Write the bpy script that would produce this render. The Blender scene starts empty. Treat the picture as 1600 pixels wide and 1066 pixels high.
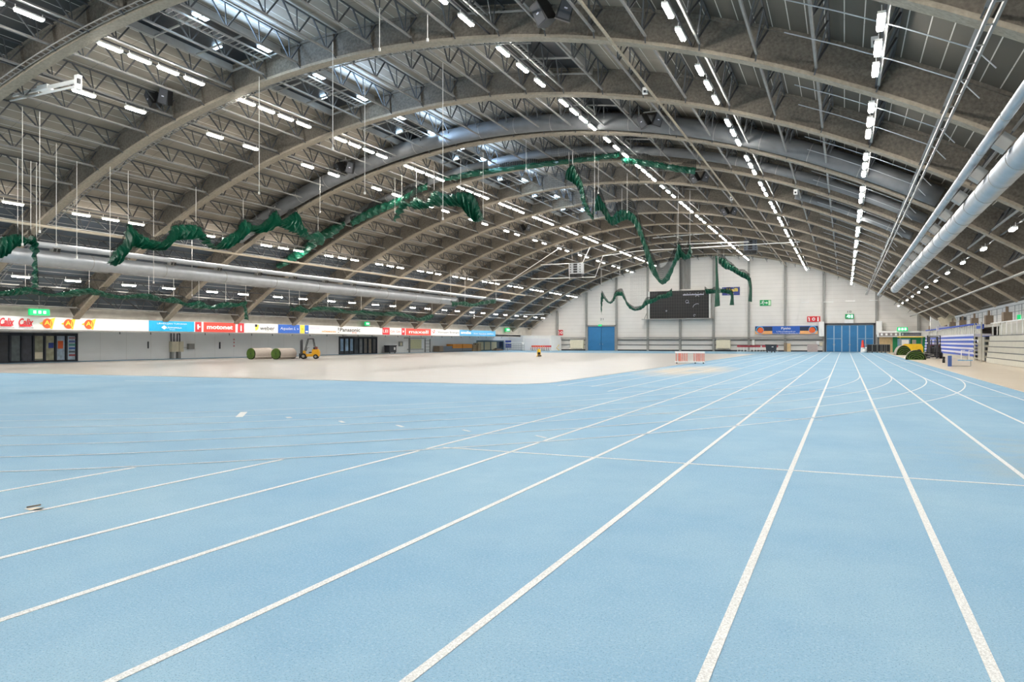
import bpy, math, random
from mathutils import Vector, Matrix
random.seed(7)
S = bpy.context.scene
C = S.collection
PI = math.pi

# ------------------------------------------------------------------ camera, world, exposure
F_PX = 1147.0; YAW = math.atan(520 / F_PX); CY, SY = math.cos(YAW), math.sin(YAW)
CAM_H = 1.402 / CY; HOR = 534.0
cam = bpy.data.cameras.new('camera'); cam_o = bpy.data.objects.new('camera', cam); C.objects.link(cam_o)
cam.sensor_width = 36; cam.lens = F_PX * 36 / 1600; cam.shift_y = 1 / 1600; cam.clip_end = 400; cam.clip_start = .05
cam_o.location = (0, 0, CAM_H); cam_o.rotation_euler = (PI / 2, 0, YAW)
S.camera = cam_o
W = bpy.data.worlds.new('world'); S.world = W; W.use_nodes = True
W.node_tree.nodes['Background'].inputs[0].default_value = (.8, .9, 1, 1)
W.node_tree.nodes['Background'].inputs[1].default_value = .6
S.view_settings.view_transform = 'Standard'; S.view_settings.look = 'None'
S.view_settings.exposure = 1.05; S.view_settings.gamma = 1; S.view_settings.use_curve_mapping = False
LAMP = 78.0        # strength of the LED diffusers
SKY_PANE = 15.0    # strength of the daylight panes in the roof vents

# ------------------------------------------------------------------ geometry of the place
def zb(u): return 14.47 - .0112 * u * u - .69e-6 * u ** 4       # underside of an arch, u from the ridge
XR = -19.28                                                    # ridge
def slope(u): return -(.0224 * u + 2.76e-6 * u ** 3)
def nrm(u):
    m = slope(u); l = math.hypot(m, 1); return (-m / l, 1 / l)
def arc(u, off=0.0):
    n = nrm(u); return (XR + u + n[0] * off, zb(u) + n[1] * off)
YA = lambda k: 27.44 + 7.6 * (k - 1)                             # arch positions
UL, UR = -30.9, 29.6
DEPTH = 1.3
def at(px, py, X=None, Y=None):
    """a point of the place seen at a pixel, on the plane X=const or Y=const"""
    t = (px - 800) / F_PX; a = math.atan(t) - YAW
    if Y is None: Y = X / math.tan(a)
    if X is None: X = Y * math.tan(a)
    D = -X * SY + Y * CY
    return Vector((X, Y, CAM_H + (HOR - py) * D / F_PX))
def flo(px, py):
    X = (px - 1320) * 1.402 / (py - HOR); D = F_PX * CAM_H / (py - HOR)
    return (X, (D + X * SY) / CY)

# ------------------------------------------------------------------ materials
def srgb(h):
    v = [int(h[i:i + 2], 16) / 255 for i in (0, 2, 4)]
    return tuple(((c + .055) / 1.055) ** 2.4 if c > .04045 else c / 12.92 for c in v) + (1,)
MATS = {}
def mat(name, col, rough=.6, metal=0, noise=None, emit=None, spec=.5, bump=None):
    if name in MATS: return MATS[name]
    m = bpy.data.materials.new(name); m.use_nodes = True; nt = m.node_tree; b = nt.nodes['Principled BSDF']
    c = srgb(col) if isinstance(col, str) else col
    b.inputs['Base Color'].default_value = c; b.inputs['Roughness'].default_value = rough
    b.inputs['Metallic'].default_value = metal; b.inputs['Specular IOR Level'].default_value = spec
    tc = nt.nodes.new('ShaderNodeTexCoord')
    n = nt.nodes.new('ShaderNodeTexNoise'); n.inputs['Scale'].default_value = (noise or (4, .06))[0]; n.inputs['Detail'].default_value = 4
    nt.links.new(tc.outputs['Object'], n.inputs['Vector'])
    a = (noise or (4, .06))[1]
    mr = nt.nodes.new('ShaderNodeMapRange'); mr.inputs['From Min'].default_value = .3; mr.inputs['From Max'].default_value = .7
    mr.inputs['To Min'].default_value = 1 - a; mr.inputs['To Max'].default_value = 1 + a
    nt.links.new(n.outputs['Fac'], mr.inputs['Value'])
    mx = nt.nodes.new('ShaderNodeVectorMath'); mx.operation = 'SCALE'; mx.inputs[0].default_value = c[:3]
    nt.links.new(mr.outputs['Result'], mx.inputs['Scale']); nt.links.new(mx.outputs['Vector'], b.inputs['Base Color'])
    if emit:
        b.inputs['Emission Color'].default_value = srgb(emit[0]) if isinstance(emit[0], str) else emit[0]
        b.inputs['Emission Strength'].default_value = emit[1]
    if bump:
        n2 = nt.nodes.new('ShaderNodeTexNoise'); n2.inputs['Scale'].default_value = bump[0]; n2.inputs['Detail'].default_value = 3
        nt.links.new(tc.outputs['Object'], n2.inputs['Vector'])
        bp = nt.nodes.new('ShaderNodeBump'); bp.inputs['Strength'].default_value = bump[1]; bp.inputs['Distance'].default_value = .03
        nt.links.new(n2.outputs['Fac'], bp.inputs['Height']); nt.links.new(bp.outputs['Normal'], b.inputs['Normal'])
    MATS[name] = m; return m
def nodes(m): return m.node_tree, m.node_tree.nodes, m.node_tree.links
def mathn(nt, op, a, b=None, c=None):
    n = nt.nodes.new('ShaderNodeMath'); n.operation = op
    for i, v in enumerate((a, b, c)):
        if v is None: continue
        if isinstance(v, (int, float)): n.inputs[i].default_value = v
        else: nt.links.new(v, n.inputs[i])
    return n.outputs[0]
def mixc(nt, fac, a, b):
    n = nt.nodes.new('ShaderNodeMix'); n.data_type = 'RGBA'
    for s, v in ((0, fac), (6, a), (7, b)):
        if isinstance(v, (int, float)): n.inputs[s].default_value = v
        elif isinstance(v, tuple): n.inputs[s].default_value = v
        else: nt.links.new(v, n.inputs[s])
    return n.outputs[2]
def noise_of(nt, vec, scale, detail=3, rough=.5):
    n = nt.nodes.new('ShaderNodeTexNoise'); n.inputs['Scale'].default_value = scale; n.inputs['Detail'].default_value = detail
    n.inputs['Roughness'].default_value = rough
    if vec: nt.links.new(vec, n.inputs['Vector'])
    return n.outputs['Fac']
def ramp01(nt, v, lo, hi):
    n = nt.nodes.new('ShaderNodeMapRange'); n.inputs['From Min'].default_value = lo; n.inputs['From Max'].default_value = hi
    nt.links.new(v, n.inputs['Value']); return n.outputs['Result']

def track_mat():
    m = mat('track_blue', '8fbcd8', .75); nt, N, L = nodes(m); b = N['Principled BSDF']
    tc = N.new('ShaderNodeTexCoord'); v = tc.outputs['Object']
    big = noise_of(nt, v, .35, 5, .6); mid = noise_of(nt, v, 2.2, 4, .6); grain = noise_of(nt, v, 120, 2, .6); g2 = noise_of(nt, v, 60, 2, .7)
    c1 = mixc(nt, ramp01(nt, big, .35, .65), srgb('7fa8c4'), srgb('94b6ca'))
    c2 = mixc(nt, mathn(nt, 'MULTIPLY', ramp01(nt, mid, .45, .75), .35), c1, srgb('78a2c0'))
    c3 = mixc(nt, mathn(nt, 'MULTIPLY', ramp01(nt, grain, .54, .66), .8), c2, srgb('4f7694'))
    c4 = mixc(nt, mathn(nt, 'MULTIPLY', ramp01(nt, g2, .53, .68), .4), c3, srgb('bacfd9'))
    # worn brownish patches
    mp = N.new('ShaderNodeMapping'); mp.inputs['Location'].default_value = (-2.6, -11.5, 0); L.new(v, mp.inputs['Vector'])
    ln = N.new('ShaderNodeVectorMath'); ln.operation = 'LENGTH'
    sc = N.new('ShaderNodeVectorMath'); sc.operation = 'MULTIPLY'; sc.inputs[1].default_value = (.75, .42, 0)
    L.new(mp.outputs['Vector'], sc.inputs[0]); L.new(sc.outputs['Vector'], ln.inputs[0])
    fall = mathn(nt, 'SUBTRACT', 1, ramp01(nt, ln.outputs['Value'], .2, 1.5))
    st = mathn(nt, 'MULTIPLY', mathn(nt, 'MULTIPLY', fall, ramp01(nt, noise_of(nt, v, 1.4, 5, .65), .42, .7)), .75)
    c5 = mixc(nt, st, c4, srgb('a3a69c'))
    mp2 = N.new('ShaderNodeMapping'); mp2.inputs['Location'].default_value = (7.6, -40, 0); L.new(v, mp2.inputs['Vector'])
    sc2 = N.new('ShaderNodeVectorMath'); sc2.operation = 'MULTIPLY'; sc2.inputs[1].default_value = (.42, .13, 0)
    ln2 = N.new('ShaderNodeVectorMath'); ln2.operation = 'LENGTH'; L.new(mp2.outputs['Vector'], sc2.inputs[0]); L.new(sc2.outputs['Vector'], ln2.inputs[0])
    f2 = mathn(nt, 'SUBTRACT', 1, ramp01(nt, ln2.outputs['Value'], .5, 1.1))
    c5 = mixc(nt, mathn(nt, 'MULTIPLY', mathn(nt, 'MULTIPLY', f2, ramp01(nt, noise_of(nt, v, .9, 5, .65), .3, .5)), .85), c5, srgb('cdbfa9'))
    L.new(c5, b.inputs['Base Color'])
    bp = N.new('ShaderNodeBump'); bp.inputs['Strength'].default_value = .25; bp.inputs['Distance'].default_value = .004
    L.new(grain, bp.inputs['Height']); L.new(bp.outputs['Normal'], b.inputs['Normal'])
    b.inputs['Specular IOR Level'].default_value = .3
    return m
def court_mat(name, ca, cb, rough, warm):
    m = mat(name, ca, rough); nt, N, L = nodes(m); b = N['Principled BSDF']
    tc = N.new('ShaderNodeTexCoord'); v = tc.outputs['Object']
    br = N.new('ShaderNodeTexBrick'); br.inputs['Scale'].default_value = 1; br.inputs['Brick Width'].default_value = 2.2
    br.inputs['Row Height'].default_value = .13; br.inputs['Mortar Size'].default_value = .004
    br.inputs['Color1'].default_value = srgb(ca); br.inputs['Color2'].default_value = srgb(cb); br.inputs['Mortar'].default_value = srgb(warm)
    L.new(v, br.inputs['Vector'])
    n1 = noise_of(nt, v, .5, 4)
    c = mixc(nt, mathn(nt, 'MULTIPLY', ramp01(nt, n1, .4, .7), .35), br.outputs['Color'], srgb(warm))
    L.new(c, b.inputs['Base Color']); b.inputs['Specular IOR Level'].default_value = .3
    return m
def deck_mat():
    m = mat('roof_deck', '8a8278', .8); nt, N, L = nodes(m); b = N['Principled BSDF']
    uv = N.new('ShaderNodeUVMap'); uv.uv_map = 'UVMap'
    sp = N.new('ShaderNodeSeparateXYZ'); L.new(uv.outputs['UV'], sp.inputs[0])
    a, y = sp.outputs[0], sp.outputs[1]           # metres along the arch, metres along the hall
    def line(s, period, w):
        f = mathn(nt, 'FRACT', mathn(nt, 'DIVIDE', s, period)); return mathn(nt, 'LESS_THAN', f, w / period)
    l1 = line(a, .62, .035); l2 = line(y, 2.53, .03)
    idx = mathn(nt, 'FLOOR', mathn(nt, 'DIVIDE', a, 2.48)); par = mathn(nt, 'FRACT', mathn(nt, 'MULTIPLY', idx, .5))
    base = mixc(nt, mathn(nt, 'MULTIPLY', par, .9), srgb('92897c'), srgb('807a6f'))
    # bluish grey boards low on the slopes and at the far end of the left slope
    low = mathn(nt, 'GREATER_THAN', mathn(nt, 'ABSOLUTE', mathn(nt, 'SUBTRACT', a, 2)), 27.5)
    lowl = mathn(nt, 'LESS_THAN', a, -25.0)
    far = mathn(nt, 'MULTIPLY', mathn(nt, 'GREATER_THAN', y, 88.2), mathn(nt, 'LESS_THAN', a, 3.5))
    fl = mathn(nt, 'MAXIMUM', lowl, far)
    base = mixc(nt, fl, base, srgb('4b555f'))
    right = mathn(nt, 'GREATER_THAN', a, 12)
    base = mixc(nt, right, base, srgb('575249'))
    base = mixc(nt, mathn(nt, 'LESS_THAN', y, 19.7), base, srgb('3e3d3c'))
    nz = noise_of(nt, uv.outputs['UV'], .6, 4)
    base = mixc(nt, mathn(nt, 'MULTIPLY', ramp01(nt, nz, .4, .7), .25), base, srgb('4a463f'))
    c = mixc(nt, mathn(nt, 'MULTIPLY', l1, .85), base, srgb('d0ccc4'))
    c = mixc(nt, mathn(nt, 'MULTIPLY', l2, .6), c, srgb('55524d'))
    L.new(c, b.inputs['Base Color']); return m
def stripe_wall(name, col, linecol, period, w=.02, axis=2, fac=.5):
    m = mat(name, col, .6); nt, N, L = nodes(m); b = N['Principled BSDF']
    tc = N.new('ShaderNodeTexCoord'); sp = N.new('ShaderNodeSeparateXYZ'); L.new(tc.outputs['Object'], sp.inputs[0])
    f = mathn(nt, 'FRACT', mathn(nt, 'DIVIDE', sp.outputs[axis], period)); l = mathn(nt, 'LESS_THAN', f, w / period)
    nz = noise_of(nt, tc.outputs['Object'], .4, 3)
    base = mixc(nt, mathn(nt, 'MULTIPLY', ramp01(nt, nz, .35, .7), .15), srgb(col), srgb(linecol))
    c = mixc(nt, mathn(nt, 'MULTIPLY', l, fac), base, srgb(linecol)); L.new(c, b.inputs['Base Color']); return m
def net_mat(name, col, cell, w):
    m = bpy.data.materials.new(name); m.use_nodes = True; nt, N, L = nodes(m); b = N['Principled BSDF']
    b.inputs['Base Color'].default_value = srgb(col); b.inputs['Roughness'].default_value = .9
    uv = N.new('ShaderNodeUVMap'); uv.uv_map = 'UVMap'; sp = N.new('ShaderNodeSeparateXYZ'); L.new(uv.outputs['UV'], sp.inputs[0])
    ls = [mathn(nt, 'LESS_THAN', mathn(nt, 'FRACT', mathn(nt, 'DIVIDE', o, cell)), w / cell) for o in (sp.outputs[0], sp.outputs[1])]
    L.new(mathn(nt, 'MAXIMUM', ls[0], ls[1]), b.inputs['Alpha']); MATS[name] = m; return m

M_TRACK = track_mat()
M_COURT = court_mat('court_wood', 'bcb9b5', 'b2afa9', .34, 'bbb1a4')
M_SIDE = court_mat('side_wood', 'd8cebe', 'd0c3b0', .35, 'c6b399')
M_DECK = deck_mat()
M_SPRAY = mat('sprayed_steel', '716a60', .95, noise=(9, .25), bump=(14, .9))
M_FLANGE = mat('flange_paint', '968c7c', .85, noise=(8, .15), bump=(14, .6))
M_CHORD = mat('chord_paint', '7d7c79', .5, noise=(3, .1))
M_WEB = mat('truss_web_shaded', '47494b', .6, noise=(3, .1))  # zigzag bars darker than the chord, their shade put into the colour
M_DUCT = mat('galvanised_duct', 'b2b6ba', .38, .55, noise=(2, .08))
M_DUCT2 = mat('arch_duct_grey', '6f7173', .6, .25, noise=(2, .1))
M_ENDW = stripe_wall('end_wall_cladding', 'eae5df', 'b0a89f', .62, .03)
M_WHITEW = stripe_wall('white_panel', 'faf9f7', 'd5d2cc', 2.4, .03, 1, .6)
M_CONC = mat('concrete_light', 'cbc5ba', .85, noise=(1.5, .1))
M_WHITE = mat('white_paint', 'f2f1ee', .5, noise=(2, .03))
M_FASCIA = mat('fascia_white', 'e9e8ea', .5, noise=(1, .03))
M_GREY = mat('grey_steel', '9a9893', .55, noise=(3, .08))
M_DGREY = mat('dark_grey', '45464a', .6)
M_BLACK = mat('black_plastic', '17181a', .5)
M_LINE = mat('line_paint', 'd9dad8', .75, noise=(110, .3))
M_BLUE = mat('door_blue', '2b78ad', .45, noise=(2, .06))
M_BLUEFR = mat('door_frame_blue', '9db9cc', .5)
M_GREEN = mat('green_tarp', '064a36', .36, noise=(2, .18), bump=(4, .5))
M_NETB = net_mat('black_netting', '1b1c1b', .15, .008)
M_NETS = net_mat('dense_black_netting', '141715', .07, .03)
M_RED = mat('sign_red', 'd8323a', .5); M_REDO = mat('banner_red', 'ee4a3c', .5)
M_CYAN = mat('banner_cyan', '12b2e6', .5); M_SKYB = mat('banner_sky', '5cabd8', .5); M_ROYAL = mat('banner_blue', '2a62c0', .5)
M_ORANGE = mat('logo_orange', 'e8642c', .5); M_YELLOW = mat('yellow_paint', 'f0c41c', .45); M_LYEL = mat('pale_yellow', 'f6dc4a', .5)
M_TXT = mat('text_dark', '2a2c30', .6); M_CREAM = mat('cream_paint', 'e6dcc2', .6)
M_GRN = mat('sign_green', '139a55', .5)
M_GLOW = mat('lit_exit_green', '18a860', .5, emit=('18d078', .35)); M_GLOWW = mat('lit_exit_white', 'd8fff0', .5, emit=('c8ffe8', .9))
M_GLASSD = mat('dark_glass', '39424a', .12, noise=(.8, .3))
M_LAMP = mat('led_diffuser', 'ffffff', .5, emit=((1, .955, .89, 1), LAMP))
M_PANE = mat('daylight_pane', 'dff0ff', .4, emit=((.55, .78, 1, 1), SKY_PANE))
M_BRBLUE = mat('seat_blue', '3f5fc4', .5); M_LILAC = mat('riser_pale', 'd7d6e2', .5)
M_BLEACH = mat('bleacher_grey', 'b9b6a9', .6, noise=(3, .05))
M_TURF = mat('turf_green', '5b7a33', .95, noise=(20, .25), bump=(60, .8)); M_TURFD = mat('turf_dark', '1f2b14', .95, noise=(20, .25))
M_BACKING = mat('turf_backing', 'a59b92', .9, noise=(12, .1))
M_WOOD = mat('pale_wood', 'd9b98a', .7, noise=(6, .12)); M_BROWN = mat('brown_box', '8c7b69', .8, noise=(4, .1))
M_OMAT = mat('mat_orange', 'e08c26', .6); M_GMAT = mat('mat_grey', '74797f', .6)
M_RUBBER = mat('rubber', '1c1c1d', .8)
M_MAUVE = mat('mauve_board', 'b3a39f', .7)
M_DECKD = mat('vent_dark', '2e3338', .45, .3, noise=(3, .2))
M_CAGEB = mat('court_blue_pad', '1e3f9a', .5)
M_GWALL = mat('green_wall', '0f7a4c', .6)
M_OCHAIR = mat('chair_orange', 'e8562f', .5); M_DRED = mat('hurdle_red', 'c04a54', .5)
M_ROPE = mat('rope_white', 'd8d5cf', .8)
M_BRONZE = mat('beam_beige', 'c8baa4', .6)

# ------------------------------------------------------------------ mesh builder
class MB:
    def __init__(s): s.v = []; s.f = []; s.mi = []; s.cur = 0; s.uv = None
    def add(s, vs, fs):
        o = len(s.v); s.v += [tuple(p) for p in vs]; s.f += [[i + o for i in f] for f in fs]; s.mi += [s.cur] * len(fs); return s
    def box(s, x0, x1, y0, y1, z0, z1):
        vs = [(x, y, z) for z in (z0, z1) for y in (y0, y1) for x in (x0, x1)]
        return s.add(vs, [(0, 2, 3, 1), (4, 5, 7, 6), (0, 1, 5, 4), (2, 6, 7, 3), (0, 4, 6, 2), (1, 3, 7, 5)])
    def cbox(s, c, d): return s.box(c[0] - d[0] / 2, c[0] + d[0] / 2, c[1] - d[1] / 2, c[1] + d[1] / 2, c[2] - d[2] / 2, c[2] + d[2] / 2)
    def bar(s, a, b, w, h=None, up=(0, 0, 1)):
        a, b = Vector(a), Vector(b); h = h or w; d = (b - a)
        if d.length < 1e-6: return s
        d.normalize(); up = Vector(up)
        if abs(d.dot(up)) > .98: up = Vector((1, 0, 0)) if abs(d.x) < .9 else Vector((0, 1, 0))
        r = d.cross(up).normalized(); u = r.cross(d)
        vs = [p + r * (sx * w / 2) + u * (sz * h / 2) for p in (a, b) for sx, sz in ((-1, -1), (1, -1), (1, 1), (-1, 1))]
        return s.add(vs, [(0, 1, 2, 3), (7, 6, 5, 4), (0, 4, 5, 1), (1, 5, 6, 2), (2, 6, 7, 3), (3, 7, 4, 0)])
    def tube(s, pts, r, n=10, cap=True):
        pts = [Vector(p) for p in pts]; rings = []; up = Vector((0, 0, 1))
        for i, p in enumerate(pts):
            d = (pts[min(i + 1, len(pts) - 1)] - pts[max(i - 1, 0)]).normalized()
            uu = up if abs(d.dot(up)) < .95 else Vector((1, 0, 0))
            a = d.cross(uu).normalized(); b = a.cross(d); rr = r[i] if isinstance(r, (list, tuple)) else r
            rings.append([p + a * (rr * math.cos(2 * PI * k / n)) + b * (rr * math.sin(2 * PI * k / n)) for k in range(n)])
        vs = [q for g in rings for q in g]; fs = []
        for i in range(len(pts) - 1):
            for k in range(n): fs.append((i * n + k, i * n + (k + 1) % n, (i + 1) * n + (k + 1) % n, (i + 1) * n + k))
        if cap: fs += [tuple(range(n))[::-1], tuple(range((len(pts) - 1) * n, len(pts) * n))]
        return s.add(vs, fs)
    def prism(s, poly, a, b, axis='y'):
        """poly of 2D points extruded between a and b; 2D is the other two axes in order"""
        def P(p, t): return {'y': (p[0], t, p[1]), 'x': (t, p[0], p[1]), 'z': (p[0], p[1], t)}[axis]
        n = len(poly); vs = [P(p, a) for p in poly] + [P(p, b) for p in poly]
        return s.add(vs, [tuple(range(n)), tuple(range(n, 2 * n))[::-1]] + [(i, (i + 1) % n + 0, (i + 1) % n + n, i + n) for i in range(n)])
    def lathe(s, prof, c=(0, 0, 0), n=16, axis='z'):
        vs = []; 
        for r, z in prof:
            for k in range(n):
                x, y = r * math.cos(2 * PI * k / n), r * math.sin(2 * PI * k / n)
                p = {'z': (x, y, z), 'y': (x, z, y), 'x': (z, x, y)}[axis]; vs.append((c[0] + p[0], c[1] + p[1], c[2] + p[2]))
        fs = [(i * n + k, i * n + (k + 1) % n, (i + 1) * n + (k + 1) % n, (i + 1) * n + k) for i in range(len(prof) - 1) for k in range(n)]
        if prof[0][0] < .01: fs += [tuple(range(n)), tuple(range((len(prof) - 1) * n, len(prof) * n))]
        else: fs += [((len(prof) - 1) * n + k, (len(prof) - 1) * n + (k + 1) % n, (k + 1) % n, k) for k in range(n)]
        return s.add(vs, fs)
    def quad(s, a, b, c, d): return s.add([a, b, c, d], [(0, 1, 2, 3)])
    def mesh(s, name, mats, smooth=False):
        me = bpy.data.meshes.new(name); me.from_pydata(s.v, [], s.f)
        for m in (mats if isinstance(mats, (list, tuple)) else [mats]): me.materials.append(m)
        me.polygons.foreach_set('material_index', s.mi)
        if smooth: me.polygons.foreach_set('use_smooth', [True] * len(s.f))
        if s.uv:
            l = me.uv_layers.new(name='UVMap'); 
            for lp in me.loops: l.data[lp.index].uv = s.uv[lp.vertex_index]
        me.update(); return me
    def build(s, name, mats, parent=None, smooth=False, loc=None, rot=None):
        o = bpy.data.objects.new(name, s.mesh(name, mats, smooth)); C.objects.link(o)
        if parent: o.parent = parent
        if loc is not None: o.location = loc
        if rot is not None: o.rotation_euler = rot
        return o
def tag(o, label=None, cat=None, group=None, kind=None):
    if label: o['label'] = label
    if cat: o['category'] = cat
    if group: o['group'] = group
    if kind: o['kind'] = kind
    return o
def thing(name, label, cat, loc=(0, 0, 0), rz=0, group=None):
    o = bpy.data.objects.new(name, None); C.objects.link(o); o.location = loc; o.rotation_euler = (0, 0, rz)
    o.empty_display_size = .2
    return tag(o, label, cat, group)
def struct(o): o['kind'] = 'structure'; return o
def copy_tree(o, parent=None):
    c = o.copy(); C.objects.link(c)
    if parent: c.parent = parent
    for ch in list(o.children): copy_tree(ch, c)
    return c
ORD = ['first', 'second', 'third', 'fourth', 'fifth', 'sixth', 'seventh', 'eighth', 'ninth', 'tenth', 'eleventh', 'twelfth', 'thirteenth', 'fourteenth', 'fifteenth', 'sixteenth', 'seventeenth', 'eighteenth', 'nineteenth', 'twentieth']
def ordn(i):
    if i < 20: return ORD[i]
    t, r = divmod(i + 1, 10); T = {2: 'twent', 3: 'thirt', 4: 'fort'}[t]
    return T + 'ieth' if r == 0 else T + 'y-' + ORD[r - 1]
def text_mesh(txt, w, h, bold=0.0, shear=0.0, font_space=1.0):
    """flat lettering scaled to a box w x h, centred on the origin, in the XY plane"""
    cu = bpy.data.curves.new('lettering', 'FONT'); cu.body = txt; cu.align_x = 'CENTER'; cu.offset = bold; cu.shear = shear
    cu.space_character = font_space; cu.resolution_u = 3
    o = bpy.data.objects.new('lettering', cu); C.objects.link(o)
    bpy.context.view_layer.update()
    me = bpy.data.meshes.new_from_object(o.evaluated_get(bpy.context.evaluated_depsgraph_get()))
    bpy.data.objects.remove(o); bpy.data.curves.remove(cu)
    xs = [v.co.x for v in me.vertices]; ys = [v.co.y for v in me.vertices]
    x0, x1, y0, y1 = min(xs), max(xs), min(ys), max(ys); sx = w / (x1 - x0); sy = h / (y1 - y0)
    for v in me.vertices: v.co = ((v.co.x - (x0 + x1) / 2) * sx, (v.co.y - (y0 + y1) / 2) * sy, 0)
    return me
def put_text(name, txt, w, h, mtl, parent, basis, loc, **k):
    """basis: 'L' for a sign facing +X (reads along +Y), 'E' for one facing -Y (reads along +X)"""
    me = text_mesh(txt, w, h, **k); ax, ay = {'L': (Vector((0, 1, 0)), Vector((0, 0, 1))), 'E': (Vector((1, 0, 0)), Vector((0, 0, 1)))}[basis]
    for v in me.vertices: v.co = ax * v.co.x + ay * v.co.y
    me.name = name; me.materials.clear(); me.materials.append(mtl)
    o = bpy.data.objects.new(name, me); C.objects.link(o); o.location = loc
    if parent: o.parent = parent
    return o

# ================================================================== SETTING
# floor
Y0, YE = -26.0, 121.3
XL, XRW = -55.8, 13.4
fl = MB().box(XL - .3, XRW + .3, Y0, YE + .4, -.3, 0).build('floor', M_TRACK); struct(fl)
# pale wooden court laid beside the track, rounded near corner
cx, cy0, cy1 = -9.95, 23.7, 95.0
pts = [(-52.4, cy1), (-52.4, 22.4), (-37.8, 22.5), (-27.5, 23.2), (-14, 23.75)]
pts += [(cx - 2.2 + 2.2 * math.sin(a), cy0 + 2.2 - 2.2 * math.cos(a)) for a in [i * PI / 12 for i in range(7)]] + [(cx, 50), (cx - .0, cy1)]
co = MB().prism(pts, .0, .012, 'z').build('wooden_court', M_COURT, fl)
co2 = MB().prism([(4.95, 20), (XRW, 20), (XRW, 119.5), (6.2, 119.5), (4.95, 108)], .0, .012, 'z').build('side_court', M_SIDE, fl)
# lane lines
LX = [.631 - 1.2185 * i for i in range(-3, 11)]
def strip(p0, p1, w): 
    m = MB(); a, b = Vector((*p0, 0)), Vector((*p1, 0)); d = (b - a).normalized(); r = Vector((-d.y, d.x, 0)) * w / 2
    m.add([(*(q + s).xy, z) for z in (.001, .004) for q, s in ((a, r), (a, -r), (b, -r), (b, r))], [(0, 1, 2, 3), (7, 6, 5, 4), (0, 4, 5, 1), (1, 5, 6, 2), (2, 6, 7, 3), (3, 7, 4, 0)])
    return m
def polyline(pts, w):
    m = MB(); vs = []; n = len(pts)
    for i, p in enumerate(pts):
        a = Vector(pts[max(i - 1, 0)]); b = Vector(pts[min(i + 1, n - 1)]); d = (b - a).normalized(); r = Vector((-d.y, d.x)) * w / 2
        vs += [(p[0] + r.x, p[1] + r.y, .005), (p[0] - r.x, p[1] - r.y, .005)]
    m.add(vs, [(2 * i, 2 * i + 1, 2 * i + 3, 2 * i + 2) for i in range(n - 1)]); return m
# outer bend (measured), then lines offset by one lane each
bend = [(-15, 2.0), (-12.2, 3.35), (-9.09, 5.40), (-7.69, 6.58), (-6.5, 7.8), (-5.33, 9.12), (-4.2, 10.5), (-3.09, 11.97), (-1.81, 13.87), (-.59, 16.0), (.6, 18.5), (1.94, 21.7), (3.01, 25.3), (3.75, 29.3), (4.17, 33.5), (4.287, 38)]
def catmull(P, n=8):
    out = []; P = [Vector(p) for p in P]
    for i in range(len(P) - 1):
        p0, p1, p2, p3 = P[max(i - 1, 0)], P[i], P[i + 1], P[min(i + 2, len(P) - 1)]
        for k in range(n):
            t = k / n; out.append(.5 * ((2 * p1) + (p2 - p0) * t + (2 * p0 - 5 * p1 + 4 * p2 - p3) * t * t + (3 * p1 - p0 - 3 * p2 + p3) * t ** 3))
    out.append(P[-1]); return out
B0 = catmull(bend)
def offset(P, d):
    out = []
    for i, p in enumerate(P):
        a, b = P[max(i - 1, 0)], P[min(i + 1, len(P) - 1)]; t = (b - a).normalized(); out.append(p + Vector((-t.y, t.x)) * d)
    return out
bends = []
for j in range(7):
    P = offset(B0, 1.2185 * j); bends.append(P)
    polyline(P, .045).build('bend_line', M_LINE, fl)
def outer_y(x):      # y where straight line x meets the outermost bend
    for a, b in zip(B0[:-1], B0[1:]):
        if a.x <= x <= b.x: return a.y + (b.y - a.y) * (x - a.x) / (b.x - a.x)
    return None
for i, x in enumerate(LX):
    yj = outer_y(x); ye = 119.6
    if x < -9: 
        if x > -9.3: strip((x, 24), (x, ye), .05).build('lane_line', M_LINE, fl)
        continue
    if x < -6:
        ya, yb = yj - .12, {True: 21.9, False: 24.0}[x > -7]
        strip((x, Y0 + 1), (x, ya), .055).build('lane_line', M_LINE, fl)
        strip((x, yb), (x, ye), .055).build('lane_line', M_LINE, fl)
    elif yj and yj < 30:
        strip((x, Y0 + 1), (x, yj - .1), .055).build('lane_line', M_LINE, fl)
        strip((x, yj + .12), (x, ye), .055).build('lane_line', M_LINE, fl)
    else: strip((x, Y0 + 1), (x, ye), .055).build('lane_line', M_LINE, fl)
strip((-5.32, 9.3), (4.6, 9.42), .05).build('finish_line', M_LINE, fl)
strip((-9.6, 24.4), (4.9, 24.4), .025).build('thin_cross_line', M_LINE, fl)
strip((-5.8, 15.6), (-.4, 15.6), .025).build('thin_cross_line', M_LINE, fl)
for a, b, w_ in (((837, 681), (854, 684.8), .05), ((723, 672), (735, 674.7), .05), ((620, 664.5), (630, 667.5), .06), ((531, 658), (537, 660.6), .07), ((449.5, 652), (453.5, 653.6), .1), ((373.5, 652), (381.5, 644), .14)):
    strip(flo(*a), flo(*b), w_).build('tick_mark', M_LINE, fl)
for a, b in (((100, 587), (225, 589)), ((195, 595), (272, 597))): strip(flo(*a), flo(*b), .05).build('tick_mark', M_LINE, fl)

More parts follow.
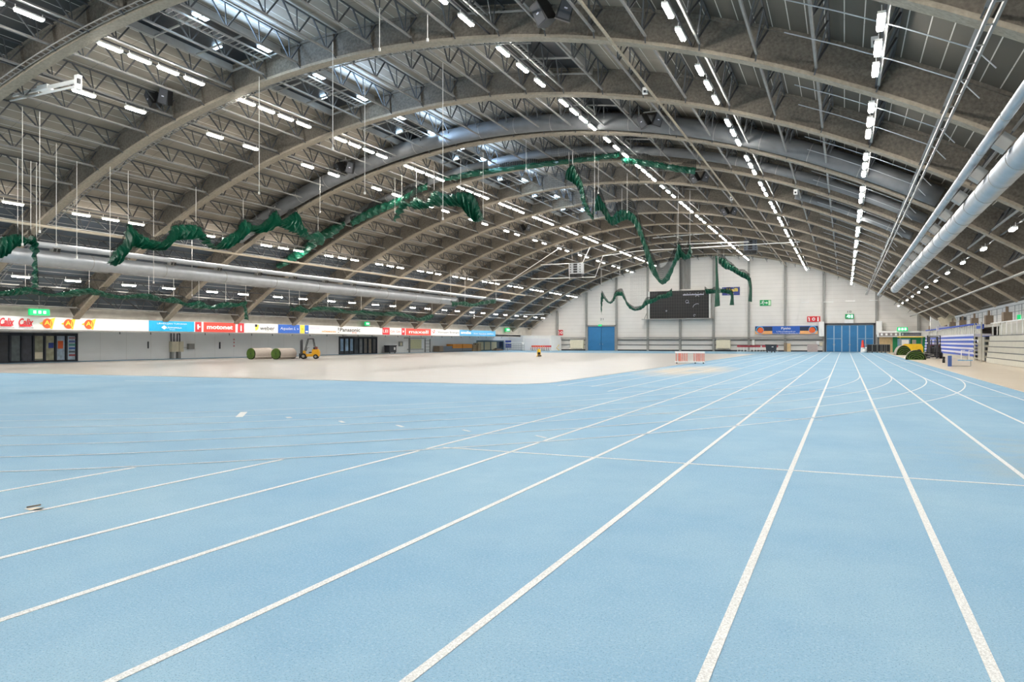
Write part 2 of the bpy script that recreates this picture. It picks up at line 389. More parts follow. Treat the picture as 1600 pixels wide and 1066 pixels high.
# roof deck
def deck():
    m = MB(); m.uv = []; n = 64; us = [UL - .35 + (UR + 1.15 - UL) * i / n for i in range(n + 1)]
    s = 0; arcs = []
    P = [arc(u, DEPTH + .02) for u in us]
    for i in range(n + 1):
        if i: s += math.hypot(P[i][0] - P[i - 1][0], P[i][1] - P[i - 1][1])
        arcs.append(s)
    i0 = min(range(n + 1), key=lambda i: abs(us[i])); s0 = arcs[i0] - us[i0]
    ny = 18; ys = [Y0 + (YE + .3 - Y0) * j / ny for j in range(ny + 1)]
    for lay in (0, .25):
        for y in ys:
            for i in range(n + 1):
                q = arc(us[i], DEPTH + .02 + lay); m.v.append((q[0], y, q[1])); m.uv.append((arcs[i] - s0, y))
    N = (n + 1) * (ny + 1)
    for l in (0, 1):
        for j in range(ny):
            for i in range(n):
                a = l * N + j * (n + 1) + i; f = [a, a + 1, a + n + 2, a + n + 1]
                m.f.append(f[::-1] if l == 0 else f); m.mi.append(0)
    return m
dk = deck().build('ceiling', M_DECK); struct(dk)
# end wall follows the roof, back wall behind the camera, side walls
def gable(y0, y1, name, mtl):
    us = [UL - 1.0 + (UR + 2.0 - UL) * i / 40 for i in range(41)]
    poly = [(XL, 0), (XRW, 0)] + [(XRW, 5.6)] + [arc(u, DEPTH + .1) for u in us][::-1] + [(XL, 3.4)]
    return struct(MB().prism(poly, y0, y1, 'y').build(name, mtl))
ew = gable(YE, YE + .3, 'wall_far', M_ENDW)
gable(Y0 - .3, Y0, 'wall_near', M_WHITE)
# left wall: recessed white pavilion wall, soffit, upper concrete wall
wl = struct(MB().box(XL - .3, XL + .3, Y0, YE, 0, 3.0).build('wall_left', M_WHITEW))
FX = -50.25
sof = struct(MB().box(XL, FX - .05, Y0, 114.5, 2.42, 2.62).build('trim_1', M_WHITE)); 
up = struct(MB().box(-51.6, -51.15, Y0, YE, 2.62, 4.35).build('trim_2', M_CONC))
rw = struct(MB().box(XRW, XRW + .3, Y0, YE, 0, 7.2).build('wall_right', M_ENDW))
fa = struct(MB().box(FX - .12, FX, Y0, 93.6, 2.36, 3.24).build('trim_3', M_FASCIA))
struct(MB().box(FX - .25, FX - .05, Y0, 114.5, 2.28, 2.42).box(FX - .2, FX - .05, 93.6, 114.5, 2.42, 2.75).build('trim_4', M_GREY))

# ------------------------------------------------------------------ arches
NU = 44
def arch_parts(u0, u1, lift=0.0):
    us = [u0 + (u1 - u0) * i / NU for i in range(NU + 1)]
    def sweep(o0, o1, hw):
        m = MB(); vs = []
        for u in us:
            for off, sy in ((o0, -hw), (o0, hw), (o1, hw), (o1, -hw)):
                q = arc(u, off); vs.append((q[0], sy, q[1]))
        fs = [(4 * i + k, 4 * i + (k + 1) % 4, 4 * i + 4 + (k + 1) % 4, 4 * i + 4 + k) for i in range(NU) for k in range(4)]
        fs += [(3, 2, 1, 0), tuple(4 * NU + k for k in range(4))]
        return m.add(vs, fs)
    web = sweep(.1 + lift, DEPTH - .08, .09); bot = sweep(lift, .13 + lift, .24); top = sweep(DEPTH - .09, DEPTH + .02, .2)
    st = MB()
    u = u0 + .6
    while u < u1:
        a, b = arc(u, .1 + lift), arc(u, DEPTH - .06)
        for sy in (-.155, .155): st.bar((a[0], sy, a[1]), (b[0], sy, b[1]), .03, .13, up=(0, 1, 0))
        u += 2.02
    web.add(st.v, st.f)
    return web, bot, top, st
proto = None
archs = {}
for k in list(range(-5, 13)) + [13]:
    lab = {True: 'curved steel roof arch behind the viewer', False: 'sprayed steel roof arch spanning the hall, %s from the viewer' % ordn(max(k, 0))}[k < 0]
    if k == 13:
        parts = arch_parts(UL, UR, .55); proto = None; lab = 'shallower steel roof arch standing against the white end wall'
    elif proto is None: parts = arch_parts(UL, UR)
    t = thing('roof_arch', lab, 'roof arch', (0, YA(k), 0), group='roof arches along the hall')
    if k == 13 or proto is None:
        parts[0].build('arch_web', M_SPRAY, t); parts[1].build('bottom_flange', M_FLANGE, t); parts[2].build('top_flange', M_SPRAY, t)
        proto = t
    else:
        for ch in proto.children:
            c = ch.copy(); C.objects.link(c); c.parent = t
    archs[k] = t

# ------------------------------------------------------------------ purlin trusses
def truss_parts(L):
    chord = MB(); web = MB(); h = DEPTH - .28
    chord.bar((0, .45, .0), (0, L - .45, 0), .085, .07)
    web.bar((0, .2, h), (0, L - .2, h), .06, .05)
    nb = 4; step = L / nb
    for i in range(nb):
        c = step * (i + .5)
        web.bar((0, c - .06, .03), (0, c - step / 2 + .1, h), .055); web.bar((0, c + .06, .03), (0, c + step / 2 - .1, h), .055)
        web.bar((0, c, .03), (0, c, h), .035)
    web.bar((0, L - .55, 0), (0, L - .28, -.18), .04); web.bar((0, .55, 0), (0, .28, -.18), .04)
    return chord, web
ch_, wb_ = truss_parts(7.6)
ch_me = ch_.mesh('bottom_chord', M_CHORD); wb_me = wb_.mesh('web', M_WEB)
us_t = []; u = -30.1
while u < 28.8:
    us_t.append(u); u += 2.02 / math.hypot(1, slope(u)) * 1.02
stuff = MB(); stuff2 = MB()
def xf(mb, out, M):
    out.add([M @ Vector(p) for p in mb.v], mb.f)
ntr = 0
for k in range(-4, 13):
    for i, u in enumerate(us_t):
        b = math.atan(-slope(u)); q = arc(u, .22); M = Matrix.Translation((q[0], YA(k), q[1])) @ Matrix.Rotation(b, 4, 'Y')
        if 0 <= k <= 8:
            t = thing('roof_truss', 'grey zigzag roof truss, %s up from left eave, %s bay from viewer' % (ordn(i), ordn(k)), 'roof truss', group='zigzag purlin trusses between the arches')
            t.location = (q[0], YA(k), q[1]); t.rotation_euler = (0, b, 0)
            for nme, me in (('chord', ch_me), ('web', wb_me)):
                o = bpy.data.objects.new(nme, me); C.objects.link(o); o.parent = t
            ntr += 1
        else: xf(ch_, stuff, M); xf(wb_, stuff2, M)
st_o = stuff.build('distant_roof_trusses', M_CHORD); tag(st_o, 'rows of small zigzag roof trusses near the far end wall', 'roof truss', kind='stuff')
stuff2.build('web', M_WEB, st_o)
# edge rail of the last bay
# ------------------------------------------------------------------ LED ceiling lights
def lamp_proto():
    hs = MB().box(-.095, .095, -.54, .54, .02, .09); hs.bar((0, -.5, .09), (0, -.5, .25), .02).bar((0, .5, .09), (0, .5, .25), .02)
    df = MB().box(-.07, .07, -.5, .5, -.035, .02)
    return hs.mesh('housing', M_WHITE), df.mesh('diffuser', M_LAMP)
hs_me, df_me = lamp_proto()
rows = {'leftmost low': (-46.8, [1.6, 5.0]), 'second from left': (-41.0, [1.5, 3.4, 5.2]), 'third from left': (-31.4, [2.45, 5.1]),
        'fourth from left': (-27.6, [.9, 2.3, 3.75, 5.2]), 'just right of ridge': (-13.45, [1.3, 3.4, 5.5]),
        'third from right': (-5.2, [1.9, 3.8, 5.8]), 'second from right': (.85, [1.4, 3.3, 5.1]), 'rightmost low': (6.8, [3.8])}
nl = 0
for rn, (X, offs) in rows.items():
    u = X - XR; b = math.atan(-slope(u)); z = zb(u)
    rail = MB().box(-.03, .03, YA(-5), YA(13), .2, .24).build('lamp_rail', M_DGREY, loc=(X, 0, z), rot=(0, b, 0))
    tag(rail, 'thin grey carrier rail of the lamp row %s' % rn, 'rail', 'carrier rails of the lamp rows')
    for k in range(-5, 13):  # bays behind the camera are unseen, their lamps added to light the near floor
        of = offs
        if rn.startswith('just') and k % 2 == 0 and k > 0: of = [1.2, 2.85, 4.4, 6.0]
        for i, o_ in enumerate(of):
            t = thing('ceiling_light', ('lit LED strip light, %s in the %s bay from viewer, row %s' % (ordn(i), ordn(k), rn) if k >= 0 else 'lit LED strip light, %s, %s bay before nearest arch, row %s' % (ordn(i), ordn(-k - 1), rn)), 'ceiling light', (X, YA(k) + o_, z - .02), group='LED strip lights in rows under the roof')
            t.rotation_euler = (0, b * (.5 if abs(u) < 20 else 0), 0)
            for nme, me in (('housing', hs_me), ('diffuser', df_me)):
                o = bpy.data.objects.new(nme, me); C.objects.link(o); o.parent = t
            nl += 1
print('trusses', ntr, 'lamps', nl)

# ------------------------------------------------------------------ roof vents beside the ridge
def vent(X, k, side):
    u = X - XR; b = math.atan(-slope(u)); q = arc(u, DEPTH - .35)
    t = thing('roof_vent', 'dark roof vent with catwalk%s, %s of ridge, %s bay' % ({-1: ' and bright panes', 1: ''}[side], {-1: 'left', 1: 'right'}[side], ordn(k)), 'roof vent', (q[0], YA(k) + 3.8, q[1]), group='roof vents beside the ridge')
    t.rotation_euler = (0, b, 0)
    L = 3.35; w = 1.5
    MB().box(-w, w, -L, L, .3, .34).build('vent_lid', M_DECKD, t)
    fr = MB()
    for x in (-w, w): fr.box(x - .06, x + .06, -L, L, -.05, .3)
    for y in (-L, -L / 3, L / 3, L): fr.bar((-w, y, 0), (w, y, 0), .07)
    fr.build('vent_frame', M_GREY, t)
    s = -side
    cw = MB()
    for x in (.45 * s, .95 * s): cw.box(x - .025, x + .025, -L, L, -.12, -.04)
    y = -L
    while y < L: cw.bar((.45 * s, y, -.08), (.95 * s, y, -.08), .03); y += .3
    cw.build('catwalk', M_GREY, t)
    sl = MB().box(min(1.05 * s, 1.4 * s), max(1.05 * s, 1.4 * s), -L, L, .05, .28).build('louvre', M_BLACK, t)
    for y in ((-1.4, 2.3) if side < 0 else ()): MB().box(min(1.1 * s, 1.44 * s), max(1.1 * s, 1.44 * s), y, y + .7, -.02, .22).build('daylight_pane', M_PANE, t)
    if side < 0: MB().cbox((-.6 * s, 1.6, .24), (.4, .16, .05)).build('daylight_pane', M_PANE, t)
for k in range(0, 7):
    vent(-25.6, k, -1)
    vent(-13.0 if k else -13.0, k, 1)

# daylight entering by the vents (sky light, cool)
for k in range(0, 7):
    for X, s in ((-24.0, 1),):
        ld = bpy.data.lights.new('vent_daylight', 'AREA'); ld.shape = 'RECTANGLE'; ld.size = 4.5; ld.size_y = .5; ld.energy = 150; ld.color = (.45, .68, 1)
        o = bpy.data.objects.new('vent_daylight', ld); C.objects.link(o); u = X - XR
        o.location = (X, YA(k) + 3.8, arc(u, DEPTH - .75)[1]); o.rotation_euler = (0, s * -1.45, 0)
        o.rotation_euler = Vector((s, 0, .05)).to_track_quat('-Z', 'Y').to_euler()

# ------------------------------------------------------------------ ducts and pipes
def duct_along_y(name, X, Z, r, y0, y1, mtl, label, cat='duct', rings=0, n=20):
    t = thing(name, label, cat, (X, y0, Z))
    MB().tube([(0, 0, 0), (0, y1 - y0, 0)], r, n).build('tube', mtl, t, smooth=False)
    for p in t.children[0].data.polygons: p.use_smooth = len(p.vertices) == 4
    if rings:
        m = MB(); y = 1.0
        while y < y1 - y0:
            m.lathe([(r + .002, y - .02), (r + .014, y - .02), (r + .014, y + .02), (r + .002, y + .02)], n=n, axis='y'); y += rings
        m.build('joint_rings', M_GREY, t)
    return t
d1 = duct_along_y('ventilation_duct', 4.35, 6.55, .36, 2, 79, M_DUCT, 'large silvery round duct running down the right side of the hall', rings=2.6)
d2 = duct_along_y('ventilation_duct', 3.72, 7.25, .14, 2, 100, M_DUCT, 'slim silvery pipe above the large right duct', 'pipe', rings=3.8, n=12)
d3 = duct_along_y('ventilation_duct', -41.5, 6.28, .45, 8, 75.5, M_DUCT, 'large pale duct running along the left side of the hall', rings=5.2)
d4 = duct_along_y('ventilation_duct', -41.2, 7.0, .17, 8, 90, M_DUCT, 'slim pale pipe above the large left duct', 'pipe', n=12)
d5 = duct_along_y('ventilation_duct', -8.0, 12.85, .06, 8, 118, M_FLANGE, 'thin grey conduit hanging right of the ridge', 'pipe', n=8)
d6 = duct_along_y('ventilation_duct', 8.45, 5.12, .08, 20, 118, M_CHORD, 'white tie tube low under the right roof slope', 'pipe', n=8)
d7 = duct_along_y('ventilation_duct', -38.0, 7.55, .07, 10, 88, M_BRONZE, 'thin beige rail above the left ducts', 'pipe', n=8)
# outlet boxes on the ducts
bxm = MB().box(-.16, .16, -.22, -.02, 0, .3).box(-.16, .16, .02, .22, 0, .3).mesh('box', M_GREY)
bxd = MB().box(.165, .18, -.2, -.04, .05, .25).box(.165, .18, .04, .2, .05, .25).mesh('opening', M_BLACK)
def outlet(X, Y, Z, ry, side, n, which):
    t = thing('air_outlet', 'small twin air outlet box on the %s duct, %s from the near end' % (side, ordn(n)), 'air outlet', (X, Y, Z), group='outlet boxes on the %s duct' % side)
    t.rotation_euler = (0, ry, 0)
    for nme, me in (('box', bxm), ('opening', bxd)):
        o = bpy.data.objects.new(nme, me); C.objects.link(o); o.parent = t
for i in range(13): outlet(-41.25, 23.5 + i * 4.0, 6.68, .35, 'left', i, 0)
for i in range(13):
    t = thing('air_outlet', 'square grey air outlet on the large right duct, %s from the near end' % ordn(i), 'air outlet', (3.98, 15 + i * 4.1, 6.72), group='outlets on the right duct')
    t.rotation_euler = (0, -.9, 0)
    MB().box(-.2, .2, -.22, .22, 0, .34).build('box', M_GREY, t); MB().box(-.16, .16, -.18, .18, .34, .36).build('grille', M_DGREY, t)
# transverse ducts following the arches
def arch_duct(Y, r, u0, u1, off, label, mtl):
    us = [u0 + (u1 - u0) * i / 60 for i in range(61)]
    P = [(arc(u, off)[0], 0, arc(u, off)[1]) for u in us]
    t = thing('arch_duct', label, 'duct', (0, Y, 0))
    MB().tube(P, r, 20).build('tube', mtl, t, smooth=True); m = MB()
    for u in [u0 + 1 + 2.4 * i for i in range(int((u1 - u0) / 2.4))]:
        a = arc(u, off); b = arc(u + .03, off)
        m.tube([(a[0], 0, a[1]), (b[0], 0, b[1])], r + .012, 20)
    m.build('joint_rings', M_GREY, t)
arch_duct(YA(3) - .85, .5, -22.0, 23.3, .55, 'wide grey duct curving across the roof before the fourth arch', M_DUCT2)
arch_duct(YA(4) + -1.3, .3, -21.8, 23.3, .55, 'narrower grey duct curving across the roof before the fifth arch', M_DUCT2)
arch_duct(YA(5) + -2.3, .26, 16.0, 23.2, .35, 'short curved branch duct joining the large right duct', M_DUCT2)
# cable tray
ct = MB()
for x in (-.1, .1): ct.box(x - .03, x + .03, 4, 118, -.03, .05)
y = 4
while y < 118: ct.box(-.1, .1, y, y + .05, -.02, 0); y += 1.2
tag(ct.build('cable_tray', M_CHORD, loc=(2.8, 0, 8.3)), 'long pale cable tray hanging left of the right ducts', 'cable tray')
cl = MB(); cl2 = MB()
for kk in (0, 1):
    P = [arc(-31 + 62 * i / 60 * .62, .05 if kk else .1) for i in range(61)]
    m = MB()
    for s in (-.12, .12):
        for a, b in zip(P[:-1], P[1:]): m.bar((a[0], s, a[1]), (b[0], s, b[1]), .02, .05)
    for a, b in zip(P[:-1], P[1:]):
        for tt in (0, .5):
            x = a[0] + (b[0] - a[0]) * tt; z = a[1] + (b[1] - a[1]) * tt; m.bar((x, -.12, z), (x, .12, z), .025)
    tag(m.build('cable_ladder', M_GREY, loc=(0, YA(kk) + (-.45 if kk == 0 else .45), 0)), 'cable ladder following the left half of the %s arch' % ordn(kk), 'cable tray', 'cable ladders on the arches')
# braces: sprinkler branches on the right slope
for k in range(0, 12):
    for j, dy in enumerate((1.9, 4.4)):
        m = MB(); P = [arc(u, .18) for u in (17.5, 19, 20.5, 22.2)]
        m.tube([(p[0], 0, p[1]) for p in P] + [(P[-1][0] + .45, 0, P[-1][1] - .55)], .018, 6)
        tag(m.build('branch_pipe', M_DUCT, loc=(0, YA(k) + dy, 0)), 'thin branch pipe on the right slope, %s of the %s bay' % (ordn(j), ordn(k)), 'pipe', 'branch pipes on the right roof slope')
# ================================================================== END WALL
WY = YE - .02
colx = [at(p, 500, Y=121)[0] for p in (870.5, 916, 963, 1011.8, 1062.4, 1115, 1170, 1226.8, 1287.2, 1369.6, 1435.4)]
for i, x in enumerate(colx):
    h = arc(x - XR, 0)[1] if True else 0
    z0 = 0 if i not in (4,) else 0
    tag(MB().box(-.17, .17, -.3, 0, 0, h + .9).build('wall_column', M_GREY, loc=(x, WY, 0)), 'grey steel column on the end wall, %s from the left' % ordn(i), 'column', 'steel columns on the end wall')
def E(px, py): p = at(px, py, Y=121.0); return p.x, p.z
def ebox(px0, py0, px1, py1, y0=.05, y1=0, z0=None):
    x0, zt = E(px0, py0); x1, zb_ = E(px1, py1); return x0, x1, (zb_ if z0 is None else z0), zt
# ledge rails
rl = MB(); 
for (a, b) in ((0, 1), (2, 8)):
    rl.box(colx[a], colx[b], -.6, -.3, 2.15, 2.3); rl.box(colx[a], colx[b], -.45, -.3, 1.85, 2.0)
tag(rl.build('ledge_rail', M_GREY, loc=(0, WY, 0)), 'grey double ledge rail along the foot of the end wall', 'rail')
lp = MB()
for i in (0, 2, 3, 4, 5, 6, 7):
    for z in (.95, 1.72): lp.box(colx[i] + .17, colx[i + 1] - .17, -.12, -.0, z, z + .1)
tag(lp.build('panel_rail', M_DGREY, loc=(0, WY, 0)), 'thin dark horizontal rails across the lower end wall', 'rail')
bs = MB()
for i in (0, 2, 3, 4, 5, 6, 7): bs.box(colx[i] + .17, colx[i + 1] - .17, -.1, 0, 0, .2)
struct(bs.build('baseboard_far', M_BLACK, loc=(0, WY, 0)))
# door 1
def leafdoor(name, x0, x1, z1, leaves, label, frame_m, mid=None):
    t = bpy.data.objects.new(name, None); C.objects.link(t); t.location = ((x0 + x1) / 2, WY, 0); w = x1 - x0; struct(t)
    MB().box(-w / 2 - .25, -w / 2, -.35, 0, 0, z1 + .25).box(w / 2, w / 2 + .25, -.35, 0, 0, z1 + .25).box(-w / 2 - .25, w / 2 + .25, -.35, 0, z1, z1 + .25).build('door_frame', frame_m, t)
    lw = w / leaves
    for i in range(leaves):
        xa = -w / 2 + i * lw
        lf = MB().box(xa + .03, xa + lw - .03, -.2, -.05, .03, z1 - .02).build('door_leaf', M_BLUE, t)
        if mid:
            m = MB().box(xa, xa + .07, -.23, -.04, .03, z1 - .02).box(xa + lw - .07, xa + lw, -.23, -.04, .03, z1 - .02).box(xa, xa + lw, -.23, -.04, z1 - .1, z1 - .02)
            if i not in (2, 3): m.box(xa, xa + lw, -.23, -.04, 1.95, 2.02)
            m.build('leaf_frame', M_BLUEFR, lf)
        MB().cbox((xa + (.9 if i % 2 == 0 else .1) * lw, -.24, 1.1), (.06, .08, .2)).build('door_handle', M_GREY, lf)
    return t
x0, z1 = E(918.5, 510.5); x1, _ = E(960.5, 510.5)
leafdoor('door_1', x0, x1, z1, 2, '', M_GREY); 
x0, z1 = E(1291, 508); x1, _ = E(1365, 508)
leafdoor('door_2', x0, x1, z1, 6, '', M_DGREY, True)
pb = MB().box(x0 - 1.0, x0 - .28, -.9, 0, 2.35, z1 + .5).build('door_surround', M_WHITE, loc=(0, WY, 0)); struct(pb); pb.name = 'trim_5'
pb = MB().box(x1 + .35, x1 + 1.1, -.9, 0, 2.6, z1 + .5).build('door_surround', M_WHITE, loc=(0, WY, 0)); struct(pb); pb.name = 'trim_6'

def panel(name, label, cat, px0, py0, px1, py1, mtl, d=.08, y=None, group=None, frame=None):
    x0, x1, z0, z1 = ebox(px0, py0, px1, py1)
    t = thing(name, label, cat, ((x0 + x1) / 2, WY if y is None else y, (z0 + z1) / 2), group=group)
    w, h = x1 - x0, z1 - z0
    MB().box(-w / 2, w / 2, -d, 0, -h / 2, h / 2).build('board', mtl, t)
    return t, w, h
# scoreboard
x0, x1, z0, z1 = ebox(1016, 456, 1108, 497)
sb = thing('scoreboard', 'large unlit black grid scoreboard with scratches on the end wall', 'scoreboard', ((x0 + x1) / 2, WY - .35, (z0 + z1) / 2)); w, h = x1 - x0, z1 - z0
MB().box(-w / 2, w / 2, -.25, 0, -h / 2, h / 2).build('housing', M_BLACK, sb)
m = MB()
for i in range(1, 24): m.box(-w / 2 + w * i / 24 - .02, -w / 2 + w * i / 24 + .02, -.27, -.25, -h / 2, h / 2)
for i in range(1, 9): m.box(-w / 2, w / 2, -.27, -.25, -h / 2 + h * i / 9 - .02, -h / 2 + h * i / 9 + .02)
m.build('module_grid', mat('grid_brown', '4a4644', .6), sb)
for xx in (-w / 2 - .15, w / 2 + .12): MB().box(xx - .1, xx + .1, -.2, .1, -h / 2, h / 2).build('side_post', M_WHITE, sb)
m = MB()
for cx_, cz_, r_, a0, a1 in ((.28, .2, .25, 0, 6.3), (.62, .5, .3, .4, 2.8), (.62, -.28, .7, 1.2, 3.0), (.3, -.0, .3, .5, 2.5), (-.42, -.45, .1, 0, 6), (.53, -.8, .15, 0, 5)):
    P = [(cx_ * w / 2 + .3 * w * 0 + r_ * math.cos(a0 + (a1 - a0) * i / 10), -.29, cz_ * h / 2 + r_ * math.sin(a0 + (a1 - a0) * i / 10)) for i in range(11)]
    m.tube(P, .03, 4)
for i in range(8): m.cbox((w * (.1 + .045 * i), -.29, h * .38 + .06 * (i % 3)), (.18, .02, .05))
m.box(w * .07, w * .42, -.3, -.27, h * .33, h * .36)
m.build('chalky_scratches', M_LILAC, sb)
x0, z0 = E(1005, 500); x1, z1 = E(1115, 497.5)
shf = MB().box(x0, x1, -1.1, 0, z0, z1 + .02).bar((x0 + .4, -1.0, z0), (x0 + 1.1, 0, z1 + 2.2), .08)
tag(shf.build('scoreboard_shelf', M_GREY, loc=(0, WY - .3, 0)), 'long grey shelf beneath the black scoreboard', 'shelf')
# blue/yellow banner partly hidden by curtain
t, w, h = panel('wall_banner', 'dark blue banner with yellow lettering right of the scoreboard', 'banner', 1128, 449, 1155.5, 461, mat('banner_navy', '3c4686', .6))
put_text('lettering', 'ukkalli', w * .8, h * .42, M_LYEL, t, 'E', (0, -.1, h * .15), bold=.03)
put_text('lettering', 'nuva', w * .35, h * .22, M_WHITE, t, 'E', (0, -.1, -h * .3))
# green exit board with runner
def run_man(parent, s, m, x, z, y=-.1):
    b = MB()
    b.lathe([(0.001, -.01), (.07 * s, -.01), (.07 * s, .01), (.001, .01)], c=(x + .08 * s, y, z + .33 * s), n=10, axis='y')
    for a, c, wd in (((.06, .25), (-.04, .0), .12), ((-.04, .0), (.12, -.12), .09), ((.12, -.12), (.06, -.33), .08), ((-.04, 0), (-.2, -.12), .09), ((-.2, -.12), (-.36, -.14), .08), ((.04, .22), (.2, .1), .06), ((.2, .1), (.3, .16), .05), ((.04, .22), (-.14, .22), .06), ((-.14, .22), (-.22, .08), .05)):
        b.bar((x + a[0] * s, y, z + a[1] * s), (x + c[0] * s, y, z + c[1] * s), .02, wd * s, up=(0, 1, 0)) if False else b.bar((x + a[0] * s, y, z + a[1] * s), (x + c[0] * s, y, z + c[1] * s), wd * s, .02, up=(0, 1, 0))
    return b.build('running_figure', m, parent)
t, w, h = panel('exit_sign', 'large green exit board with running figure and arrow on the end wall', 'exit sign', 1187, 469, 1204.5, 477.5, M_GRN)
run_man(t, h * 1.1, M_WHITE, -w * .24, 0); MB().bar((-w * .08, -.1, 0), (w * .12, -.1, 0), .12, .02, up=(0, 1, 0)).add([(w * .1, -.1, .22), (w * .1, -.1, -.22), (w * .22, -.1, 0)], [(0, 1, 2)]).build('arrow', M_WHITE, t)
MB().box(w * .27, w * .46, -.1, -.08, -h * .42, h * .42).build('door_symbol', mat('pale_green', 'c9ecc4', .5), t)
# wide banner with orange balls
t, w, h = panel('wall_banner', 'wide blue banner with orange balls at both ends above the ledge', 'banner', 1180, 510, 1278, 522, M_ROYAL, y=WY - .3)
for xa, xb in ((-w / 2, -w * .22), (w * .22, w / 2)): MB().box(xa, xb, -.1, -.08, -h * .5, -h * .1).build('sand_strip', mat('sand', 'f0b070', .6), t)
for xa, xb in ((-w / 2, -w * .22), (w * .22, w / 2)): MB().box(xa, xb, -.1, -.08, -h * .1, h * .42).build('dark_strip', mat('banner_dusk', '2b3550', .6), t)
for s in (-1, 1):
    MB().lathe([(.001, -.12), (h * .36, -.12), (h * .36, -.1), (.001, -.1)], c=(s * w * .41, 0, -h * .02), n=20, axis='y').build('orange_ball', M_ORANGE, t)
    MB().lathe([(h * .38, -.115), (h * .48, -.115), (h * .48, -.1), (h * .38, -.1)], c=(s * w * .42, 0, h * .02), n=20, axis='y').build('pale_ring', M_SKYB, t)
put_text('lettering', 'Fysio', w * .15, h * .36, M_WHITE, t, 'E', (0, -.13, h * .18), bold=.02)
put_text('lettering', 'Liikuntakeskus', w * .3, h * .16, M_WHITE, t, 'E', (0, -.13, -h * .17))
put_text('lettering', 'www.liikuntakeskus.fi', w * .44, h * .14, M_WHITE, t, 'E', (0, -.13, -h * .4))
def fire_sign(px0, py0, px1, py1, label, n):
    t, w, h = panel('fire_sign', label, 'sign', px0, py0, px1, py1, M_RED, y=WY - .05)
    m = MB()
    for i in range(n):
        c = -w / 2 + w * (i + .5) / n
        if i % 3 == 0: m.box(c - w / n * .12, c + w / n * .12, -.1, -.08, -h * .38, h * .15).box(c - w / n * .25, c + w / n * .05, -.1, -.08, h * .15, h * .32)
        elif i % 3 == 1: m.lathe([(h * .14, -.1), (h * .27, -.1), (h * .27, -.085), (h * .14, -.085)], c=(c, 0, 0), n=12, axis='y')
        else: m.box(c - w / n * .15, c + w / n * .15, -.1, -.08, -h * .4, h * .35)
    m.build('pictogram', M_WHITE, t)
fire_sign(1261, 494.5, 1281.5, 503, 'red sign with three white fire pictograms near the wide blue door', 3)
fire_sign(871, 515.8, 879, 524, 'small red fire sign on the leftmost end wall column', 2)
t, w, h = panel('exit_sign', 'green exit sign box above the wide six-leaf blue door', 'exit sign', 1320.5, 491, 1334, 498, M_GRN, .3); run_man(t, h, M_GLOWW, -w * .15, 0, -.32)
MB().box(w * .0, w * .08, -.33, -.31, -h * .3, h * .3).box(w * .2, w * .38, -.33, -.31, -h * .35, h * .35).build('door_symbol', M_GLOWW, t)
put_text('lettering', '10', .55, .3, M_TXT, t, 'E', (0, -.05, h * .5 + .35))
t, w, h = panel('sign_box', 'plain white box below the green exit sign over the wide blue door', 'box', 1319.5, 499.5, 1333.5, 505, M_WHITE, .4)
t, w, h = panel('exit_sign', 'tiny lit green lamp above the two-leaf blue door', 'exit sign', 935, 507.3, 940.5, 510, M_GLOW, .42)
x_, z_ = E(939.5, 498.8); n15 = put_text('door_number', '21', .6, .35, M_TXT, None, 'E', (x_, WY - .02, z_)); tag(n15, 'small dark number on the wall above the two-leaf blue door', 'sign')
# radiators
for px0, px1, l in ((892, 912, 'cream convector heater left of the two-leaf blue door'), (1119.5, 1141.5, 'cream convector heater under the dark blue banner')):
    x0, x1, z0, z1 = ebox(px0, 531.5, px1, 545.5)
    t = thing('convector_heater', l, 'heater', ((x0 + x1) / 2, WY - .35, z0), group='cream heaters on the end wall'); w, h = x1 - x0, z1 - z0
    MB().box(-w / 2, w / 2, -.3, .34, 0, h).build('casing', M_CREAM, t)
    m = MB()
    for i in range(11): m.box(-w / 2 + .1 + i * (w - .2) / 11, -w / 2 + .22 + i * (w - .2) / 11, -.31, -.3, .06, .14)
    m.build('vents', M_DGREY, t); MB().box(-w / 2, w / 2, -.25, .05, -.25, -.12).build('lower_rail', M_DGREY, t)
# hanging rods
for i, (a, b, y_) in enumerate(((1252, 1264, 472.5), (1287, 1302, 472), (1321, 1336, 470.5), (1358, 1375, 469.5))):
    p, q = at(a, y_, Y=116), at(b, y_, Y=116)
    m = MB().tube([p - p, q - p], .045, 6); m.bar((.1, 0, 0), (.1, 0, zb(p.x - XR) - p.z), .012); m.bar(((q - p).x - .1, 0, 0), ((q - p).x - .1, 0, zb(p.x - XR) - p.z), .012)
    tag(m.build('hanging_rod', M_WHITE, loc=p), 'white rod on fine wires before the end wall, %s from the left' % ordn(i), 'rod', 'white rods hanging before the end wall')
# ================================================================== RIGHT PAVILION at the end wall
x0, zt = E(1369, 519.5); x1, zbt = E(1430, 527.5)
rp = thing('kiosk', 'low white fronted kiosk with green wall right of the blue gate', 'kiosk', (x0, 117.4, 0)); w = 6.6
MB().box(0.1, w, -.1, 3.6, 2.2, 3.05).build('fascia', M_WHITE, rp)
MB().box(2.0, w, .25, .4, 0, 2.2).build('green_wall', M_GWALL, rp)
MB().box(.3, 2.0, .6, .75, 0, 2.2).build('wood_wall', M_WOOD, rp)
dr = MB().box(2.6, 4.2, .1, .25, 0, 1.95).build('door', mat('kiosk_door', '6f93aa', .5), rp); MB().box(3.1, 4.0, .06, .1, .8, 1.8).box(3.1, 4.0, .06, .1, .15, .7).build('door_panel', M_WHITE, dr)
t = MB().box(.25, 2.75, -.16, -.12, 2.35, 2.8).build('pictogram_strip', mat('strip_grey', '8c8480', .6), rp)
m = MB()
for i in range(4): m.box(.45 + i * .6, .72 + i * .6, -.19, -.16, 2.42, 2.72)
m.build('pictograms', M_WHITE, t)
